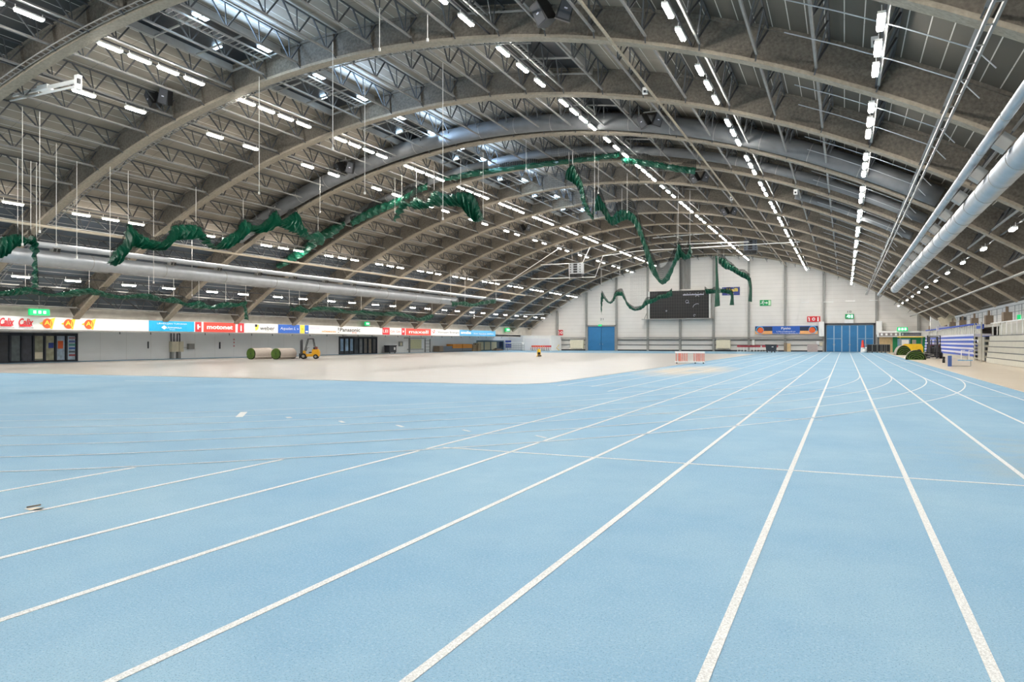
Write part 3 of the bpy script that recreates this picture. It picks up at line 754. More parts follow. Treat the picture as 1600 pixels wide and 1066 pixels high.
t = MB().box(3.0, 5.5, -.16, -.12, 2.35, 2.8).build('name_strip', mat('strip_slate', '5c626e', .6), rp)
put_text('lettering', 'Liikuntavirasto', 1.9, .24, M_MAUVE, t, 'E', (4.35, -.19, 2.58)); MB().box(3.15, 3.3, -.19, -.16, 2.42, 2.72).build('logo', M_WHITE, t)

def lit_exit(px, py, X=None, Y=None, wpx=14, hpx=7, label='', face='L'):
    p = at(px, py, X=X, Y=Y); D = -p.x * SY + p.y * CY; h = hpx * D / F_PX
    t = thing('exit_sign', label, 'exit sign', p, group='lit green exit signs')
    if face == 'L':
        w = wpx * h / hpx * 1.35; MB().box(-.1, .1, -w / 2, w / 2, -h / 2, h / 2).build('case', M_GLOW, t)
        m = MB()
        for i in range(3): m.box(.1, .12, -w * .33 + i * w * .25, -w * .2 + i * w * .25, -h * .22, h * .22)
        m.build('symbol', M_GLOWW, t)
        MB().bar((0, 0, h / 2), (0, 0, h / 2 + .9), .02).build('hanger', M_GREY, t)
    elif face == 'E':
        w = wpx * h / hpx; MB().box(-w / 2, w / 2, -.1, .1, -h / 2, h / 2).build('case', M_GLOW, t)
        m = MB()
        for i in range(3): m.box(-w * .38 + i * w * .28, -w * .2 + i * w * .28, -.12, -.1, -h * .28, h * .28)
        m.build('symbol', M_GLOWW, t)
    return t
lit_exit(61, 488, X=-49.6, wpx=23, hpx=10, label='lit green exit sign hanging above the fascia at far left')
lit_exit(573.5, 506, X=-50.6, wpx=8, hpx=6, label='lit green exit sign above the long fascia, mid way down the hall')
lit_exit(793, 515.5, X=-50.6, wpx=10, hpx=5.5, label='lit green exit sign just beyond the far end of the fascia')
lit_exit(1410, 514.5, Y=117, wpx=15, hpx=6, label='lit green exit sign above the kiosk right of the blue gate', face='E')
lit_exit(1592, 497, X=13.25, wpx=6, hpx=10, label='lit green exit sign on the right gallery above the bleachers')
# ================================================================== LEFT SIDE: fascia banners
def fy(px): return at(px, 500, X=FX).y
def fz(px, py): return at(px, py, X=FX).z
ZF0, ZF1 = 2.38, 3.22
def banner(px0, px1, mtl, label, name='banner', z0=ZF0, z1=ZF1, cat='banner', proud=.02):
    y0, y1 = fy(px0), fy(px1)
    t = thing(name, label, cat, (FX + .005, (y0 + y1) / 2, (z0 + z1) / 2)); w, h = y1 - y0, z1 - z0
    if mtl: MB().box(0, proud, -w / 2, w / 2, -h / 2, h / 2).build('board', mtl, t)
    return t, w, h
def T(t, txt, w, h, y, z, m, **k): return put_text('lettering', txt, w, h, m, t, 'L', (.035, y, z), **k)
for i, (a, b) in enumerate(((-2, 22.5), (28, 52.5))):
    t, w, h = banner(a, b, None, 'red script logo with underline on the fascia, %s' % ('cut by the picture edge' if i == 0 else 'next to the orange logos'), 'logo_lettering', cat='logo')
    T(t, 'Calix', w * .95, h * .62, w * .0, .05, M_RED, bold=.03, shear=.3); T(t, 'AUTOMOTIVE POWER', w * .95, .06, 0, -.33, M_DGREY)
    m = MB().bar((.03, -w * .42, -.2), (.03, w * .3, -.2), .02, .1); m.build('underline', M_RED, t)
for i, (a, b) in enumerate(((61, 86), (95, 118), (127, 149.5))):
    t, w, h = banner(a, b, None, 'round orange logo with yellow swoosh on the fascia, %s of the three' % ['left', 'middle', 'right'][i], 'round_logo', cat='logo', )
    t['group'] = 'orange round logos on the fascia'
    MB().prism([(-w * .5, .0), (-w * .2, .15), (-w * .2, -.12)], .008, .02, 'x').prism([(w * .18, .3), (w * .5, .42), (w * .3, -.4), (w * .12, -.3)], .008, .02, 'x').build('swoosh', M_LYEL, t)
    MB().lathe([(.001, .02), (.34, .02), (.34, .03), (.001, .03)], n=24, axis='x', c=(0, 0, 0)).build('disc', M_ORANGE, t)
    T(t, 'Aj', .5, .42, .02, 0, M_LYEL, bold=.02)
t, w, h = banner(232.5, 303, M_CYAN, 'cyan banner with white lettering and diamond logo on the fascia')
T(t, 'URHEILIJAN TURVANA', w * .66, h * .2, 0, h * .22, M_WHITE); T(t, 'LÄHITAPIOLA', w * .34, h * .17, w * .04, -h * .13, M_WHITE, bold=.02); T(t, 'Etelä', w * .12, h * .08, w * .0, -h * .32, M_WHITE)
MB().prism([(-w * .18 + .28 * math.cos(a), -h * .13 + .17 * math.sin(a)) for a in (0, PI / 2, PI, 3 * PI / 2)], .03, .035, 'x').build('diamond', M_WHITE, t)
def small_fire(a, b, label, kind):
    t, w, h = banner(a, b, M_RED, label, 'fire_sign', cat='sign')
    m = MB()
    if kind: m.box(.025, .03, -w * .12, w * .12, -h * .35, h * .2).box(.025, .03, -w * .05, w * .05, h * .2, h * .32)
    else: m.box(.025, .03, -w * .2, w * .05, -h * .25, h * .25).box(.025, .03, w * .05, w * .3, -h * .06, h * .06)
    m.build('pictogram', M_WHITE, t)
small_fire(305, 314.5, 'square red hose sign between the cyan and the red banner', 0)
t, w, h = banner(318, 367.5, M_REDO, 'bright red banner with bold white lettering on the fascia'); T(t, 'motonet', w * .82, h * .42, 0, 0, M_WHITE, bold=.04)
small_fire(371.5, 381, 'square red extinguisher sign right of the bright red banner', 1)
t, w, h = banner(383, 434, M_WHITE, 'white banner with dark lettering and small yellow logo')
T(t, 'weber', w * .46, h * .42, w * .16, .02, M_TXT, bold=.01); T(t, 'SAINT-GOBAIN', w * .24, h * .07, w * .25, -h * .3, M_GREY)
MB().prism([(-w * .22, h * .4), (-w * .1, h * .4), (-w * .12, -h * .1), (-w * .2, -h * .3)], .025, .03, 'x').build('logo', M_LYEL, t); MB().box(.031, .034, -w * .22, -w * .15, h * .15, h * .42).build('logo_corner', M_TXT, t)
t, w, h = banner(434.5, 468, M_ROYAL, 'blue shaded banner with white script lettering'); T(t, 'Aqualan L', w * .72, h * .4, -w * .06, 0, M_WHITE, shear=.2); T(t, '>', w * .08, h * .2, w * .4, 0, M_WHITE)
t, w, h = banner(469, 475.5, M_LYEL, 'narrow yellow panel at the right of the blue script banner'); MB().box(.022, .03, -w * .2, w * .2, -h * .1, h * .15).build('mark', M_YELLOW, t)
t, w, h = banner(476, 482, M_ROYAL, 'narrow dark blue panel right of the yellow panel'); MB().box(.022, .03, -w * .3, w * .3, -h * .35, -h * .2).build('mark', M_WHITE, t)
t, w, h = banner(483, 526, M_WHITE, 'white banner with pale purple and orange lettering')
T(t, 'MESVAC', w * .36, h * .2, -w * .28, h * .18, mat('lilac_ink', 'a99bc8', .6)); T(t, 'HÖRMANN', w * .52, h * .24, w * .2, -h * .2, mat('orange_ink', 'f0a04a', .6), bold=.03)
t, w, h = banner(527, 563, M_WHITE, 'white banner with dark lettering and red mark above the dark glazing'); T(t, 'Panasonic', w * .88, h * .5, w * .04, .05, M_TXT, bold=.02); T(t, '!', w * .04, h * .7, -w * .46, 0, M_TXT); T(t, 'oras', w * .2, h * .18, w * .22, -h * .32, M_RED)
t, w, h = banner(597.5, 608.5, M_RED, 'red square logo panel, first of the small red panels'); T(t, 'LEI', w * .7, h * .4, -w * .1, 0, M_WHITE); 
t, w, h = banner(609, 626.5, M_WHITE, 'white panel with two small red script logos'); T(t, 'Calix', w * .38, h * .3, -w * .26, 0, M_RED); T(t, 'Calix', w * .38, h * .3, w * .24, 0, M_RED)
t, w, h = banner(627.5, 632.5, M_RED, 'small red panel with a white notch before the large red banner'); MB().prism([(-w * .2, h * .2), (w * .25, 0), (-w * .2, -h * .2)], .022, .03, 'x').build('mark', M_WHITE, t)
t, w, h = banner(634, 673, M_REDO, 'large red banner with tall white lettering'); T(t, 'maxell', w * .78, h * .52, 0, 0, M_WHITE, bold=.02)
t, w, h = banner(673.5, 717.5, M_WHITE, 'white banner with grey lettering and a red forked logo'); T(t, 'Vantaan Energia', w * .76, h * .36, w * .1, 0, M_TXT); T(t, 'V', w * .1, h * .4, -w * .42, 0, M_RED, bold=.02); MB().cbox((.03, -w * .4, h * .3), (.01, .3, .1)).build('dots', M_RED, t)
t, w, h = banner(718, 774, M_SKYB, 'sky blue banner with white lettering near the fascia end'); T(t, 'smile', w * .27, h * .5, -w * .34, h * .08, M_WHITE, bold=.04); T(t, 'Ilon kautta töihin.', w * .58, h * .26, w * .16, -h * .05, M_WHITE, bold=.01)
# ------------------------------------------------------------------ pavilion glazing and wall items
PX = XL + .32
def py_(px): return at(px, 540, X=PX).y
def glazing(n, pxs, y_extra, zt, frame_m, label_kind, panes):
    y0 = y_extra if y_extra is not None else py_(pxs[0]); y1 = py_(pxs[1])
    t = bpy.data.objects.new('window_%d' % n, None); C.objects.link(t); t.location = (PX, y0, 0); struct(t)
    L = y1 - y0; w = L / panes
    gl = MB().box(0, .03, 0, L, .05, zt - .05).build('glass', M_GLASSD, t)
    for i in range(panes + 1):
        MB().box(-.02, .12, i * w - .07, i * w + .07, 0, zt).build('mullion', frame_m, t)
    MB().box(-.02, .12, 0, L, zt - .2, zt).box(-.02, .12, 0, L, 0, .1).build('window_frame', frame_m, t)
    return t, w
M_DFR = mat('dark_frame', '2c313b', .5)
t, w = glazing(1, (0, 119), 20.0, 2.2, M_DFR, '', 22)
# things seen behind / on the glass
cols = {21: ('b4c8d6',), 20: ('a8bccc',), 19: ('a3a286',), 18: ('8f917a',), 17: ('3a3e48',), 16: ('5c686a',), 15: ('30343c',), 14: ('6a2420',), 13: ('5a1c18',)}
for i, c in cols.items():
    MB().box(.03, .04, i * w + .12, (i + 1) * w - .12, .12, 1.98).build('interior_view', mat('interior_' + c[0], c[0], .3, noise=(3, .25)), t)  # flat coloured sheets on the glass picture the rooms behind
for i in (21,):
    for j, c in enumerate(('b08a90', '5a6aa8', '4f9a90', '3f66b0', '68727a', 'a8545a')):
        MB().box(.045, .06, i * w + .22, (i + 1) * w - .1, 1.75 - j * .27, 1.9 - j * .27).build('sticker', mat('sticker_' + c, c, .5), t)
MB().box(.045, .06, 20 * w + .18, 20 * w + .6, 1.0, 1.6).build('poster', M_ORANGE, t); MB().box(.045, .06, 19 * w + .3, 19 * w + .7, 1.05, 1.45).build('poster', M_CAGEB, t)
MB().box(.045, .06, 18 * w + .1, 18 * w + .7, .25, .75).build('pale_chair', M_CREAM, t); MB().box(.045, .06, 13 * w + .1, 14 * w + .2, .1, 1.1).build('red_cabinet', M_REDO, t)
t, w = glazing(2, (530, 588), None, 2.15, M_DFR, '', 8)
for i, c in ((0, '8fb0d0'), (1, 'a5c4e0'), (2, '88a8c8'), (4, '70767a'), (5, '6c665c'), (6, '7c7264'), (7, '5e5c5c')):
    MB().box(.03, .04, i * w + .2, (i + 1) * w - .2, .4 if i < 3 else .1, 1.9).build('interior_view', mat('interior_' + c, c, .3, noise=(2, .3)), t)  # coloured sheets on the panes, picturing what is inside
t, w = glazing(3, (745, 786), None, 1.75, mat('slate_frame', '5b7482', .5), '', 4)
for i in (0, 1, 2): MB().box(.03, .05, i * w + .15, (i + 1) * w - .15, .15, 1.5).build('plywood_pane', mat('plywood', 'cabf9c', .7), t)
pd = thing('blue_pad', 'blue padded panel leaning by the far glazing of the left wall', 'pad', (PX + .6, py_(789), 0)); MB().box(0, .12, -1.1, 1.1, .45, 1.75).build('pad', M_CAGEB, pd); MB().box(0, .1, -1.1, -1.0, 0, .45).box(0, .1, 1.0, 1.1, 0, .45).build('legs', M_WHITE, pd)
# electrical cabinet
def P(px, py): return at(px, py, X=PX)
def lbox(t, name, px0, px1, z0, z1, d, mtl, x0=0): 
    y0, y1 = py_(px0) - t.location.y, py_(px1) - t.location.y; return MB().box(x0, x0 + d, y0, y1, z0, z1).build(name, mtl, t)
t = thing('cable_cabinet', 'tall cream twin cable cabinet on the white left wall', 'cabinet', (PX, py_(264), 0))
lbox(t, 'left_box', 264, 274.6, .62, 1.55, .4, M_CREAM); lbox(t, 'right_box', 275.6, 282, .62, 1.55, .4, M_CREAM); lbox(t, 'stand', 265, 268, 0, .62, .3, M_GREY); lbox(t, 'stand', 275, 279, 0, .62, .3, M_GREY)
for p_ in (266.5, 271, 276, 280): lbox(t, 'conduit', p_, p_ + .9, 1.55, 2.3, .08, M_DGREY)
t = thing('switch_box', 'small grey switch box right of the cream cabinet', 'switch box', (PX, py_(291.5), 0)); lbox(t, 'case', 292, 301, .85, 1.35, .25, M_GREY); lbox(t, 'cable', 283, 292, .98, 1.01, .05, M_GREY)
t = thing('wall_bar', 'short dark upright bar on the left wall before the cream cabinet', 'bar', (PX, py_(231), 0), group='dark wall bars'); lbox(t, 'bar', 230.5, 232, .95, 1.55, .06, M_DGREY)
t = thing('wall_bar', 'short grey upright bar between the switch box and the red notices', 'bar', (PX, py_(342.5), 0), group='dark wall bars'); lbox(t, 'bar', 342.3, 344, .85, 1.5, .06, M_DGREY)
for i, z in enumerate((1.75, 1.45, 1.1)):
    t = thing('wall_notice', '%s of the small red and white notices above the turf rolls' % ['topmost', 'middle', 'lowest'][i], 'notice', (PX, py_(364), 0), group='small notices on the left wall'); lbox(t, 'plate', 364, 366.5, z - .08, z + .12, .03, M_WHITE); lbox(t, 'mark', 364.5, 366, z - .05, z + .06, .04, M_RED)
for i in range(26):
    y = 41 + i * 2.9
    tag(MB().box(0, .05, 0, .05, -.28, 0).build('pipe_hanger', M_DGREY, loc=(PX + 2.0, y, 2.42)), 'small dark pipe hanger under the soffit, %s from the near end' % ordn(i), 'hanger', 'pipe hangers under the soffit')
t = thing('waste_bin', 'dark wheeled waste bin by the white left wall', 'waste bin', (PX + 1.0, py_(600), 0))
MB().box(-.4, .4, -.8, .8, .12, .95).build('body', M_DGREY, t); MB().box(-.45, .45, -.85, .85, .95, 1.05).build('lid', M_BLACK, t); MB().box(.41, .42, .2, .55, .45, .8).build('sticker', M_WHITE, t); MB().cbox((.3, -.6, .06), (.1, .1, .12)).cbox((.3, .6, .06), (.1, .1, .12)).build('castors', M_RUBBER, t)
t = thing('fuse_box', 'small white fuse box right of the waste bin', 'fuse box', (PX, py_(625), 0)); lbox(t, 'case', 622.5, 628, .9, 1.55, .2, M_GREY); lbox(t, 'cover', 623.5, 626, 1.0, 1.4, .22, M_CREAM)
t = thing('cream_shutter', 'pale yellow shutter recessed in the left wall', 'shutter', (PX, py_(640), 0)); lbox(t, 'shutter', 641, 658, .55, 1.85, .06, mat('shutter_yellow', 'dcd9b0', .6)); lbox(t, 'frame', 638.5, 640, 0, 2.0, .12, M_GREY); lbox(t, 'shelf', 636, 658, .42, .5, .4, M_GREY); lbox(t, 'top_bar', 631, 665, 1.98, 2.08, .12, M_GREY)
t = thing('wall_ladder', 'pale grey ladder frame leaning on the left wall', 'ladder', (PX, py_(668), 0)); lbox(t, 'rail', 663.5, 664.5, 0, 1.9, .08, M_GREY); lbox(t, 'rail', 671, 672, 0, 1.9, .08, M_GREY)
for z in (.3, .75, 1.2, 1.65): lbox(t, 'rung', 664.5, 671, z, z + .05, .05, M_GREY)
# mats
for i, (a, b, hh, mm, lb) in enumerate(((675.5, 682, .9, M_BROWN, 'low brown padded bin at the left end of the grey mats'), (682, 696, .86, M_GMAT, 'large grey gym mat box without orange top'), (696, 711.5, .52, M_GMAT, 'grey gym mat box under the left orange mat'), (712, 727, .52, M_GMAT, 'grey gym mat box under the right orange mat'))):
    y0, y1 = py_(a), py_(b)
    t = thing('gym_mat_box', lb, 'gym mat', (PX + .7, (y0 + y1) / 2, 0)); MB().box(-.5, .5, -(y1 - y0) / 2, (y1 - y0) / 2, .03, hh).build('block', mm, t); MB().box(.5, .53, -(y1 - y0) / 2, (y1 - y0) / 2, 0, .1).build('plinth', M_DGREY, t)
for a, b, s in ((696.3, 711.5, 'left'), (712, 727, 'right')):
    y0, y1 = py_(a), py_(b); t = thing('orange_mat', 'thick orange gym mat lying on grey boxes, the %s one' % s, 'gym mat', (PX + .7, (y0 + y1) / 2, .53), group='orange mats by the left wall')
    MB().box(-.55, .55, -(y1 - y0) / 2 + .03, (y1 - y0) / 2 - .03, 0, .62).build('cover', M_OMAT, t); MB().box(.55, .56, -(y1 - y0) / 2 + .1, (y1 - y0) / 2 - .1, .3, .33).build('seam', M_BROWN, t)
# pallets
def pallet(x, y, z, rz, label):
    t = thing('wooden_pallet', label, 'pallet', (x, y, z), rz, group='wooden pallets in stacks beside the orange mats')
    m = MB()
    for i in range(5): m.box(-.4 + i * .18, -.3 + i * .18, -.6, .6, .12, .145)
    for i in (-.35, 0, .35): m.box(i - .05, i + .05, -.6, .6, .0, .022)
    b = MB()
    for i in (-.35, 0, .35):
        b.box(i - .05, i + .05, -.6, .6, .09, .12)
        for j in (-.52, 0, .52): b.cbox((i, j, .056), (.1, .14, .068))
    m.build('boards', M_WOOD, t); b.build('blocks', M_BROWN, t); return t
for s, (px, n) in enumerate(((730.5, 7), (738, 9))):
    for i in range(n): pallet(PX + .9, py_(px), .146 * i, .03 * (i % 3), 'pale wooden pallet in the %s stack beside the orange mats, %s from the floor' % (['left', 'right'][s], ordn(i)))
t = thing('scrap_heap', 'low dark heap of folded gear before the far glazing', 'gear', (PX + 1.5, py_(766), 0))
MB().box(-.4, .4, -1.6, 1.2, 0, .18).box(-.3, .3, -1.2, .6, .18, .33).build('stack', M_BROWN, t); MB().box(-.2, .2, -.9, .1, .33, .45).build('top_piece', M_DGREY, t)
t = thing('cage_trolley', 'pale wire cage trolley right of the blue pad', 'trolley', (-50.5, 112.5, 0)); m = MB()
for x in (-1.5, 1.5):
    m.bar((x, -.5, .15), (x, .5, .15), .05)
    for y in (-.5, .5): m.bar((x, y, .0), (x, y, 1.25), .06)
for z in (.15, .5, .85, 1.25):
    m.bar((-1.5, -.5, z), (1.5, -.5, z), .05); m.bar((-1.5, .5, z), (1.5, .5, z), .05)
for i in range(9): m.bar((-1.35 + i * .33, -.5, .15), (-1.35 + i * .33, -.5, 1.2), .03)
m.build('cage', M_GREY, t); MB().box(-1.5, 1.5, -.5, .5, 1.2, 1.4).build('white_load', M_WHITE, t)
# white kiosk at far left corner with roller door and stacked chairs
x0, x1 = at(817, 540, Y=116).x, at(861, 540, Y=116).x; z1 = at(840, 525.5, Y=116).z
t = thing('storage_booth', 'white storage booth with ribbed door in the far left corner', 'booth', ((x0 + x1) / 2, 116, 0)); w = x1 - x0
MB().box(-w / 2, w / 2, 0, 5, 0, z1).build('walls', M_WHITE, t); MB().box(-w / 2 - .1, w / 2 + .1, -.1, 5, z1, z1 + .12).build('roof_edge', M_WHITE, t)
m = MB()
for i in range(9): m.box(-w / 2 + .25, w / 2 - .25, -.04, 0, .1 + i * .22, .28 + i * .22)
m.build('ribbed_door', M_FASCIA, t)
ch0 = None
def make_chair(mm):
    t = thing('folding_chair', '', 'chair')
    MB().box(-.2, .2, -.2, .2, .43, .46).build('seat', mm, t); MB().box(-.2, .2, .17, .2, .62, .9).build('backrest', mm, t)
    m = MB()
    for s in (-.2, .2): m.bar((s, .2, .92), (s, -.22, 0), .03); m.bar((s, -.15, .45), (s, .24, 0), .03)
    m.build('frame', M_GREY, t); return t
protos = [make_chair(M_OCHAIR), make_chair(M_RED)]
nch = 0
for i in range(16):
    p = protos[0 if i < 11 else 1]; c = p if i in (0, 11) else copy_tree(p)
    f = i / 15; c.location = (at(831 + 27 * f, 545, Y=112.2).x, 112.2 + .25 * (i % 2), 0); c.rotation_euler = (0, 0, .15 * ((i * 7) % 5 - 2))
    c['label'] = '%s folding chair in the row before the white booth, %s from the left' % ('orange' if i < 11 else 'dark red', ordn(i)); c['group'] = 'folding chairs before the storage booth'
t = thing('marker_cone', 'small yellow and black floor marker standing on the wooden court', 'marker', (*flo(842, 557.5), .012))
MB().lathe([(.001, .0), (.28, .0), (.28, .08), (.17, .1), (.2, .4), (.16, .75), (.001, .8)], n=14).build('body', M_YELLOW, t); MB().cbox((.1, -.2, .32), (.24, .12, .26)).build('dark_box', M_BLACK, t); MB().cbox((.25, -.45, .08), (.35, .2, .14)).build('foot', M_DGREY, t)
t = thing('yellow_stand', 'small yellow cross stand beside the leftmost end wall column', 'stand', (at(870, 545, Y=118.5).x, 118.5, 0))
MB().bar((-.4, 0, 0), (.4, 0, 1.0), .07).bar((.4, 0, 0), (-.4, 0, 1.0), .07).build('cross', M_YELLOW, t); MB().box(-.5, .5, -.05, .05, .5, .6).build('bar', M_WHITE, t)

# ================================================================== machines and turf rolls
def spiral_roll(name, x, y, rz, L, w, h, label, group, dome=False):
    t = thing(name, label, 'turf roll', (x, y, .012), rz, group=group)
    n = 28
    def ring(sc, flat=.0): 
        out = []
        for k in range(n):
            a = 2 * PI * k / n; px_ = math.cos(a) * w / 2 * sc; pz = math.sin(a) * h / 2 * sc + h / 2
            if pz < .05: pz = .0
            if math.sin(a) < -.5: px_ *= 1.18
            if dome: px_ = math.cos(a) * w / 2 * sc; pz = max(0, math.sin(a)) * h * sc if math.sin(a) > 0 else 0
            out.append((px_, pz))
        return out
    o = ring(1)
    m = MB(); m.prism(o, .03, L, 'y'); m.build('outer_wrap', M_BACKING, t, smooth=False)
    MB().prism(ring(.985), 0, .03, 'y').build('end_face', M_TURFD, t)
    # spiral edge
    for turn, mm in ((0, M_TURF), (1, M_TURF), (2, M_TURF), (3, M_TURF)):
        P = []
        for k in range(29):
            a = 2 * PI * k / 28 + .6; s = .93 - .21 * turn - .21 * k / 28
            P.append((math.cos(a) * w / 2 * s, -.012, max(.02, math.sin(a) * h / 2 * s + h / 2)) if not dome else (math.cos(a) * w / 2 * s, -.012, max(.03, (math.sin(a) * .5 + .38) * h * s)))
        mb = MB()
        for a, b in zip(P[:-1], P[1:]): mb.bar(a, b, .055, .03, up=(0, 1, 0))
        mb.build('spiral_edge', mm, t)
    MB().lathe([(.001, -.03), (.07, -.03), (.07, .02), (.001, .02)], c=(0, 0, h / 2), n=10, axis='y').build('core_hole', M_BLACK, t)
    return t
x, y = flo(392, 562); spiral_roll('turf_roll', x, y, -.02, 2.2, 1.02, .98, 'rolled green turf with grey backing, left of the two by the left wall', 'turf rolls by the left wall')
x, y = flo(431, 562); spiral_roll('turf_roll', x, y, .04, 2.1, 1.05, .96, 'rolled green turf with rumpled grey backing next to the yellow forklift', 'turf rolls by the left wall')
spiral_roll('turf_roll', flo(1431, 562.6)[0], flo(1431, 562.6)[1], -.04, 1.0, 1.55, .82, 'dark rolled turf lying nearest the track on the right', 'turf rolls on the right side', True)
spiral_roll('turf_roll', flo(1412.5, 555.2)[0], flo(1412.5, 555.2)[1], .12, 1.5, 1.6, 1.1, 'rolled turf behind the front roll beside the yellow machine', 'turf rolls on the right side', True)

def wheel(mb_t, x, y, r, wd, parent):
    w_ = MB().lathe([(.001, -wd / 2), (r * .95, -wd / 2), (r, -wd / 3), (r, wd / 3), (r * .95, wd / 2), (.001, wd / 2)], c=(x, y, r), n=20, axis='y').build('wheel', M_RUBBER, parent, smooth=False)
    MB().lathe([(.001, -wd / 2 - .01), (r * .5, -wd / 2 - .01), (r * .5, wd / 2 + .01), (.001, wd / 2 + .01)], c=(x, y, r), n=12, axis='y').build('hub', M_GREY, w_)
def forklift(loc, rz, label, bodym):
    t = thing('forklift', label, 'forklift', loc, rz)        # front points to +x
    MB().prism([(-.95, .25), (-.98, .75), (-.9, .95), (-.35, 1.0), (-.3, .55), (.35, .5), (.38, .85), (.55, .85), (.58, .25)], -.48, .48, 'y').build('body', bodym, t)
    MB().prism([(-1.06, .3), (-1.1, .7), (-.95, 1.0), (-.75, 1.0), (-.75, .3)], -.42, .42, 'y').build('counterweight', bodym, t)
    MB().lathe([(.001, -.42), (.14, -.42), (.15, .42), (.001, .42)], c=(-.72, 0, 1.12), n=14, axis='y').build('gas_bottle', mat('gas_red', '8a4a42', .5), t)
    cage = MB()
    for s in (-.43, .43):
        cage.bar((.42, s, .8), (.1, s, 2.02), .06); cage.bar((-.6, s, .95), (-.42, s, 2.05), .06); cage.bar((.1, s, 2.05), (-.42, s, 2.07), .06)
    for i in range(6): cage.bar((.1 - i * .104, -.43, 2.06), (.1 - i * .104, .43, 2.06), .035)
    cage.build('overhead_guard', M_BLACK, t)
    st = MB().box(-.45, .0, -.25, .25, .6, .72).prism([(-.5, .7), (-.38, .7), (-.46, 1.2), (-.56, 1.2)], -.22, .22, 'y').build('seat', M_BLACK, t)
    MB().bar((.32, 0, .8), (.16, 0, 1.1), .05).lathe([(.12, -.015), (.17, -.015), (.17, .015), (.12, .015)], c=(.14, 0, 1.14), n=14, axis='z').build('steering_wheel', M_BLACK, t)
    mast = MB()
    for s in (-.3, .3): mast.box(.66, .78, s - .06, s + .06, .06, 1.98); mast.box(.79, .86, s * .8 - .04, s * .8 + .04, .1, 1.9)
    for z in (.15, .95, 1.9): mast.box(.68, .76, -.3, .3, z, z + .09)
    mast.tube([(.72, .12, .2), (.72, .12, 1.7)], .035, 8).tube([(.72, -.12, .2), (.72, -.12, 1.7)], .035, 8)
    mast.build('mast', M_DGREY, t)
    cr = MB().box(.86, .92, -.45, .45, .12, .2).box(.86, .92, -.45, .45, .5, .58)
    for s in (-.4, 0, .4): cr.box(.86, .9, s - .03, s + .03, .2, .5)
    cr.build('fork_carriage', M_BLACK, t)
    for s in (-.25, .25): MB().box(.92, .97, s - .05, s + .05, .06, .55).box(.92, 1.75, s - .05, s + .05, .04, .08).build('fork', M_DGREY, t)
    for x_, r in ((.52, .29), (-.7, .24)):
        for s in (-.5, .5): wheel(None, x_, s, r, .2, t)
    MB().cbox((.42, .4, 1.4), (.08, .12, .1)).cbox((.42, -.4, 1.4), (.08, .12, .1)).build('headlight', M_WHITE, t)
    return t
fx_, fy_ = flo(484, 562)
yf = forklift((*flo(483, 561.2), .012), math.radians(213), 'yellow forklift with black guard facing left by the turf rolls', mat('forklift_yellow', 'e8ab14', .4))
yf.scale = (.86, .86, .86)
fk = forklift((7.35, 76.5, .012), math.radians(-98), 'dark forklift seen from its mast in front of the blue bleachers', mat('forklift_dark', '33332f', .5))
fk.scale = (1.15, 1.15, 1.0)
t = thing('sweeper_machine', 'yellow ride-on machine with flat roof behind the turf rolls', 'machine', (at(1421, 545, Y=101).x, 101, .012))
MB().prism([(-1.1, .2), (-1.1, .9), (-.5, 1.25), (1.2, 1.25), (1.4, .9), (1.4, .2)], -.7, .7, 'y').build('body', M_YELLOW, t)
m = MB()
for x_ in (-1.0, 1.3):
    for s in (-.6, .6): m.bar((x_, s, 1.0), (x_, s, 2.05), .05)
m.build('roof_posts', M_GREY, t); MB().box(-1.25, 1.45, -.75, .75, 2.05, 2.15).build('roof', M_LYEL, t)
for x_ in (-.7, .95):
    for s in (-.72, .72): wheel(None, x_, s, .3, .2, t)
MB().box(.3, .7, -.2, .2, 1.25, 1.75).build('seat', M_GREY, t)
# ================================================================== items by the end wall
hp = MB()
def hurdle(x, y, rz, label, group, bm, w=1.2, z=0):
    t = thing('hurdle', label, 'hurdle', (x, y, z), rz, group=group)
    MB().box(-w / 2, w / 2, -.02, .02, .68, .98).build('crossbar', bm, t)
    m = MB()
    for s in (-w / 2 + .04, w / 2 - .04): m.bar((s, 0, .03), (s, 0, .9), .035); m.bar((s, 0, .02), (s, -.65, .02), .04)
    m.bar((-w / 2 + .04, 0, .05), (w / 2 - .04, 0, .05), .03)
    m.build('frame', M_WHITE, t); return t
h0 = None
for i in range(12):
    xx = at(1157 + 26 * (i % 6) / 5, 545, Y=117.8).x; yy = 117.6 + .35 * (i // 6)
    h = copy_tree(h0) if h0 else hurdle(0, 0, 0, '', 'red hurdles stacked under the end wall', M_DRED, .95)
    h0 = h0 or h; h.location = (xx, yy, 0); h['label'] = 'red barred hurdle in the %s row left of the dark bin, %s from the left' % (['front', 'back'][i // 6], ordn(i % 6))
for i in range(4):
    h = copy_tree(h0); h.location = (at(1195 + 5 * i, 545, Y=118.3).x, 118.9, 0); h['label'] = 'red barred hurdle behind the dark rolling bin, %s from the left' % ordn(i); h['group'] = 'red hurdles behind the dark bin'
bx_, by_ = flo(1205, 552.3)
t = thing('rolling_bin', 'black four-wheeled rolling bin in front of the end wall', 'waste bin', (at(1205, 545, Y=110).x, 110, 0))
MB().prism([(-.62, .2), (.62, .2), (.75, 1.05), (-.75, 1.05)], -.45, .45, 'y').build('body', mat('bin_slate', '2a333d', .5), t); MB().box(-.78, .78, -.5, .5, 1.05, 1.14).build('lid', M_BLACK, t)
for x_ in (-.5, .1, .5): MB().lathe([(.001, -.03), (.09, -.03), (.09, .03), (.001, .03)], c=(x_, -.35, .09), n=10, axis='y').bar((x_, -.35, .1), (x_, -.35, .22), .03).build('castor', M_RUBBER, t)
MB().box(.1, .35, -.47, -.45, .75, .85).build('sticker', M_WHITE, t)
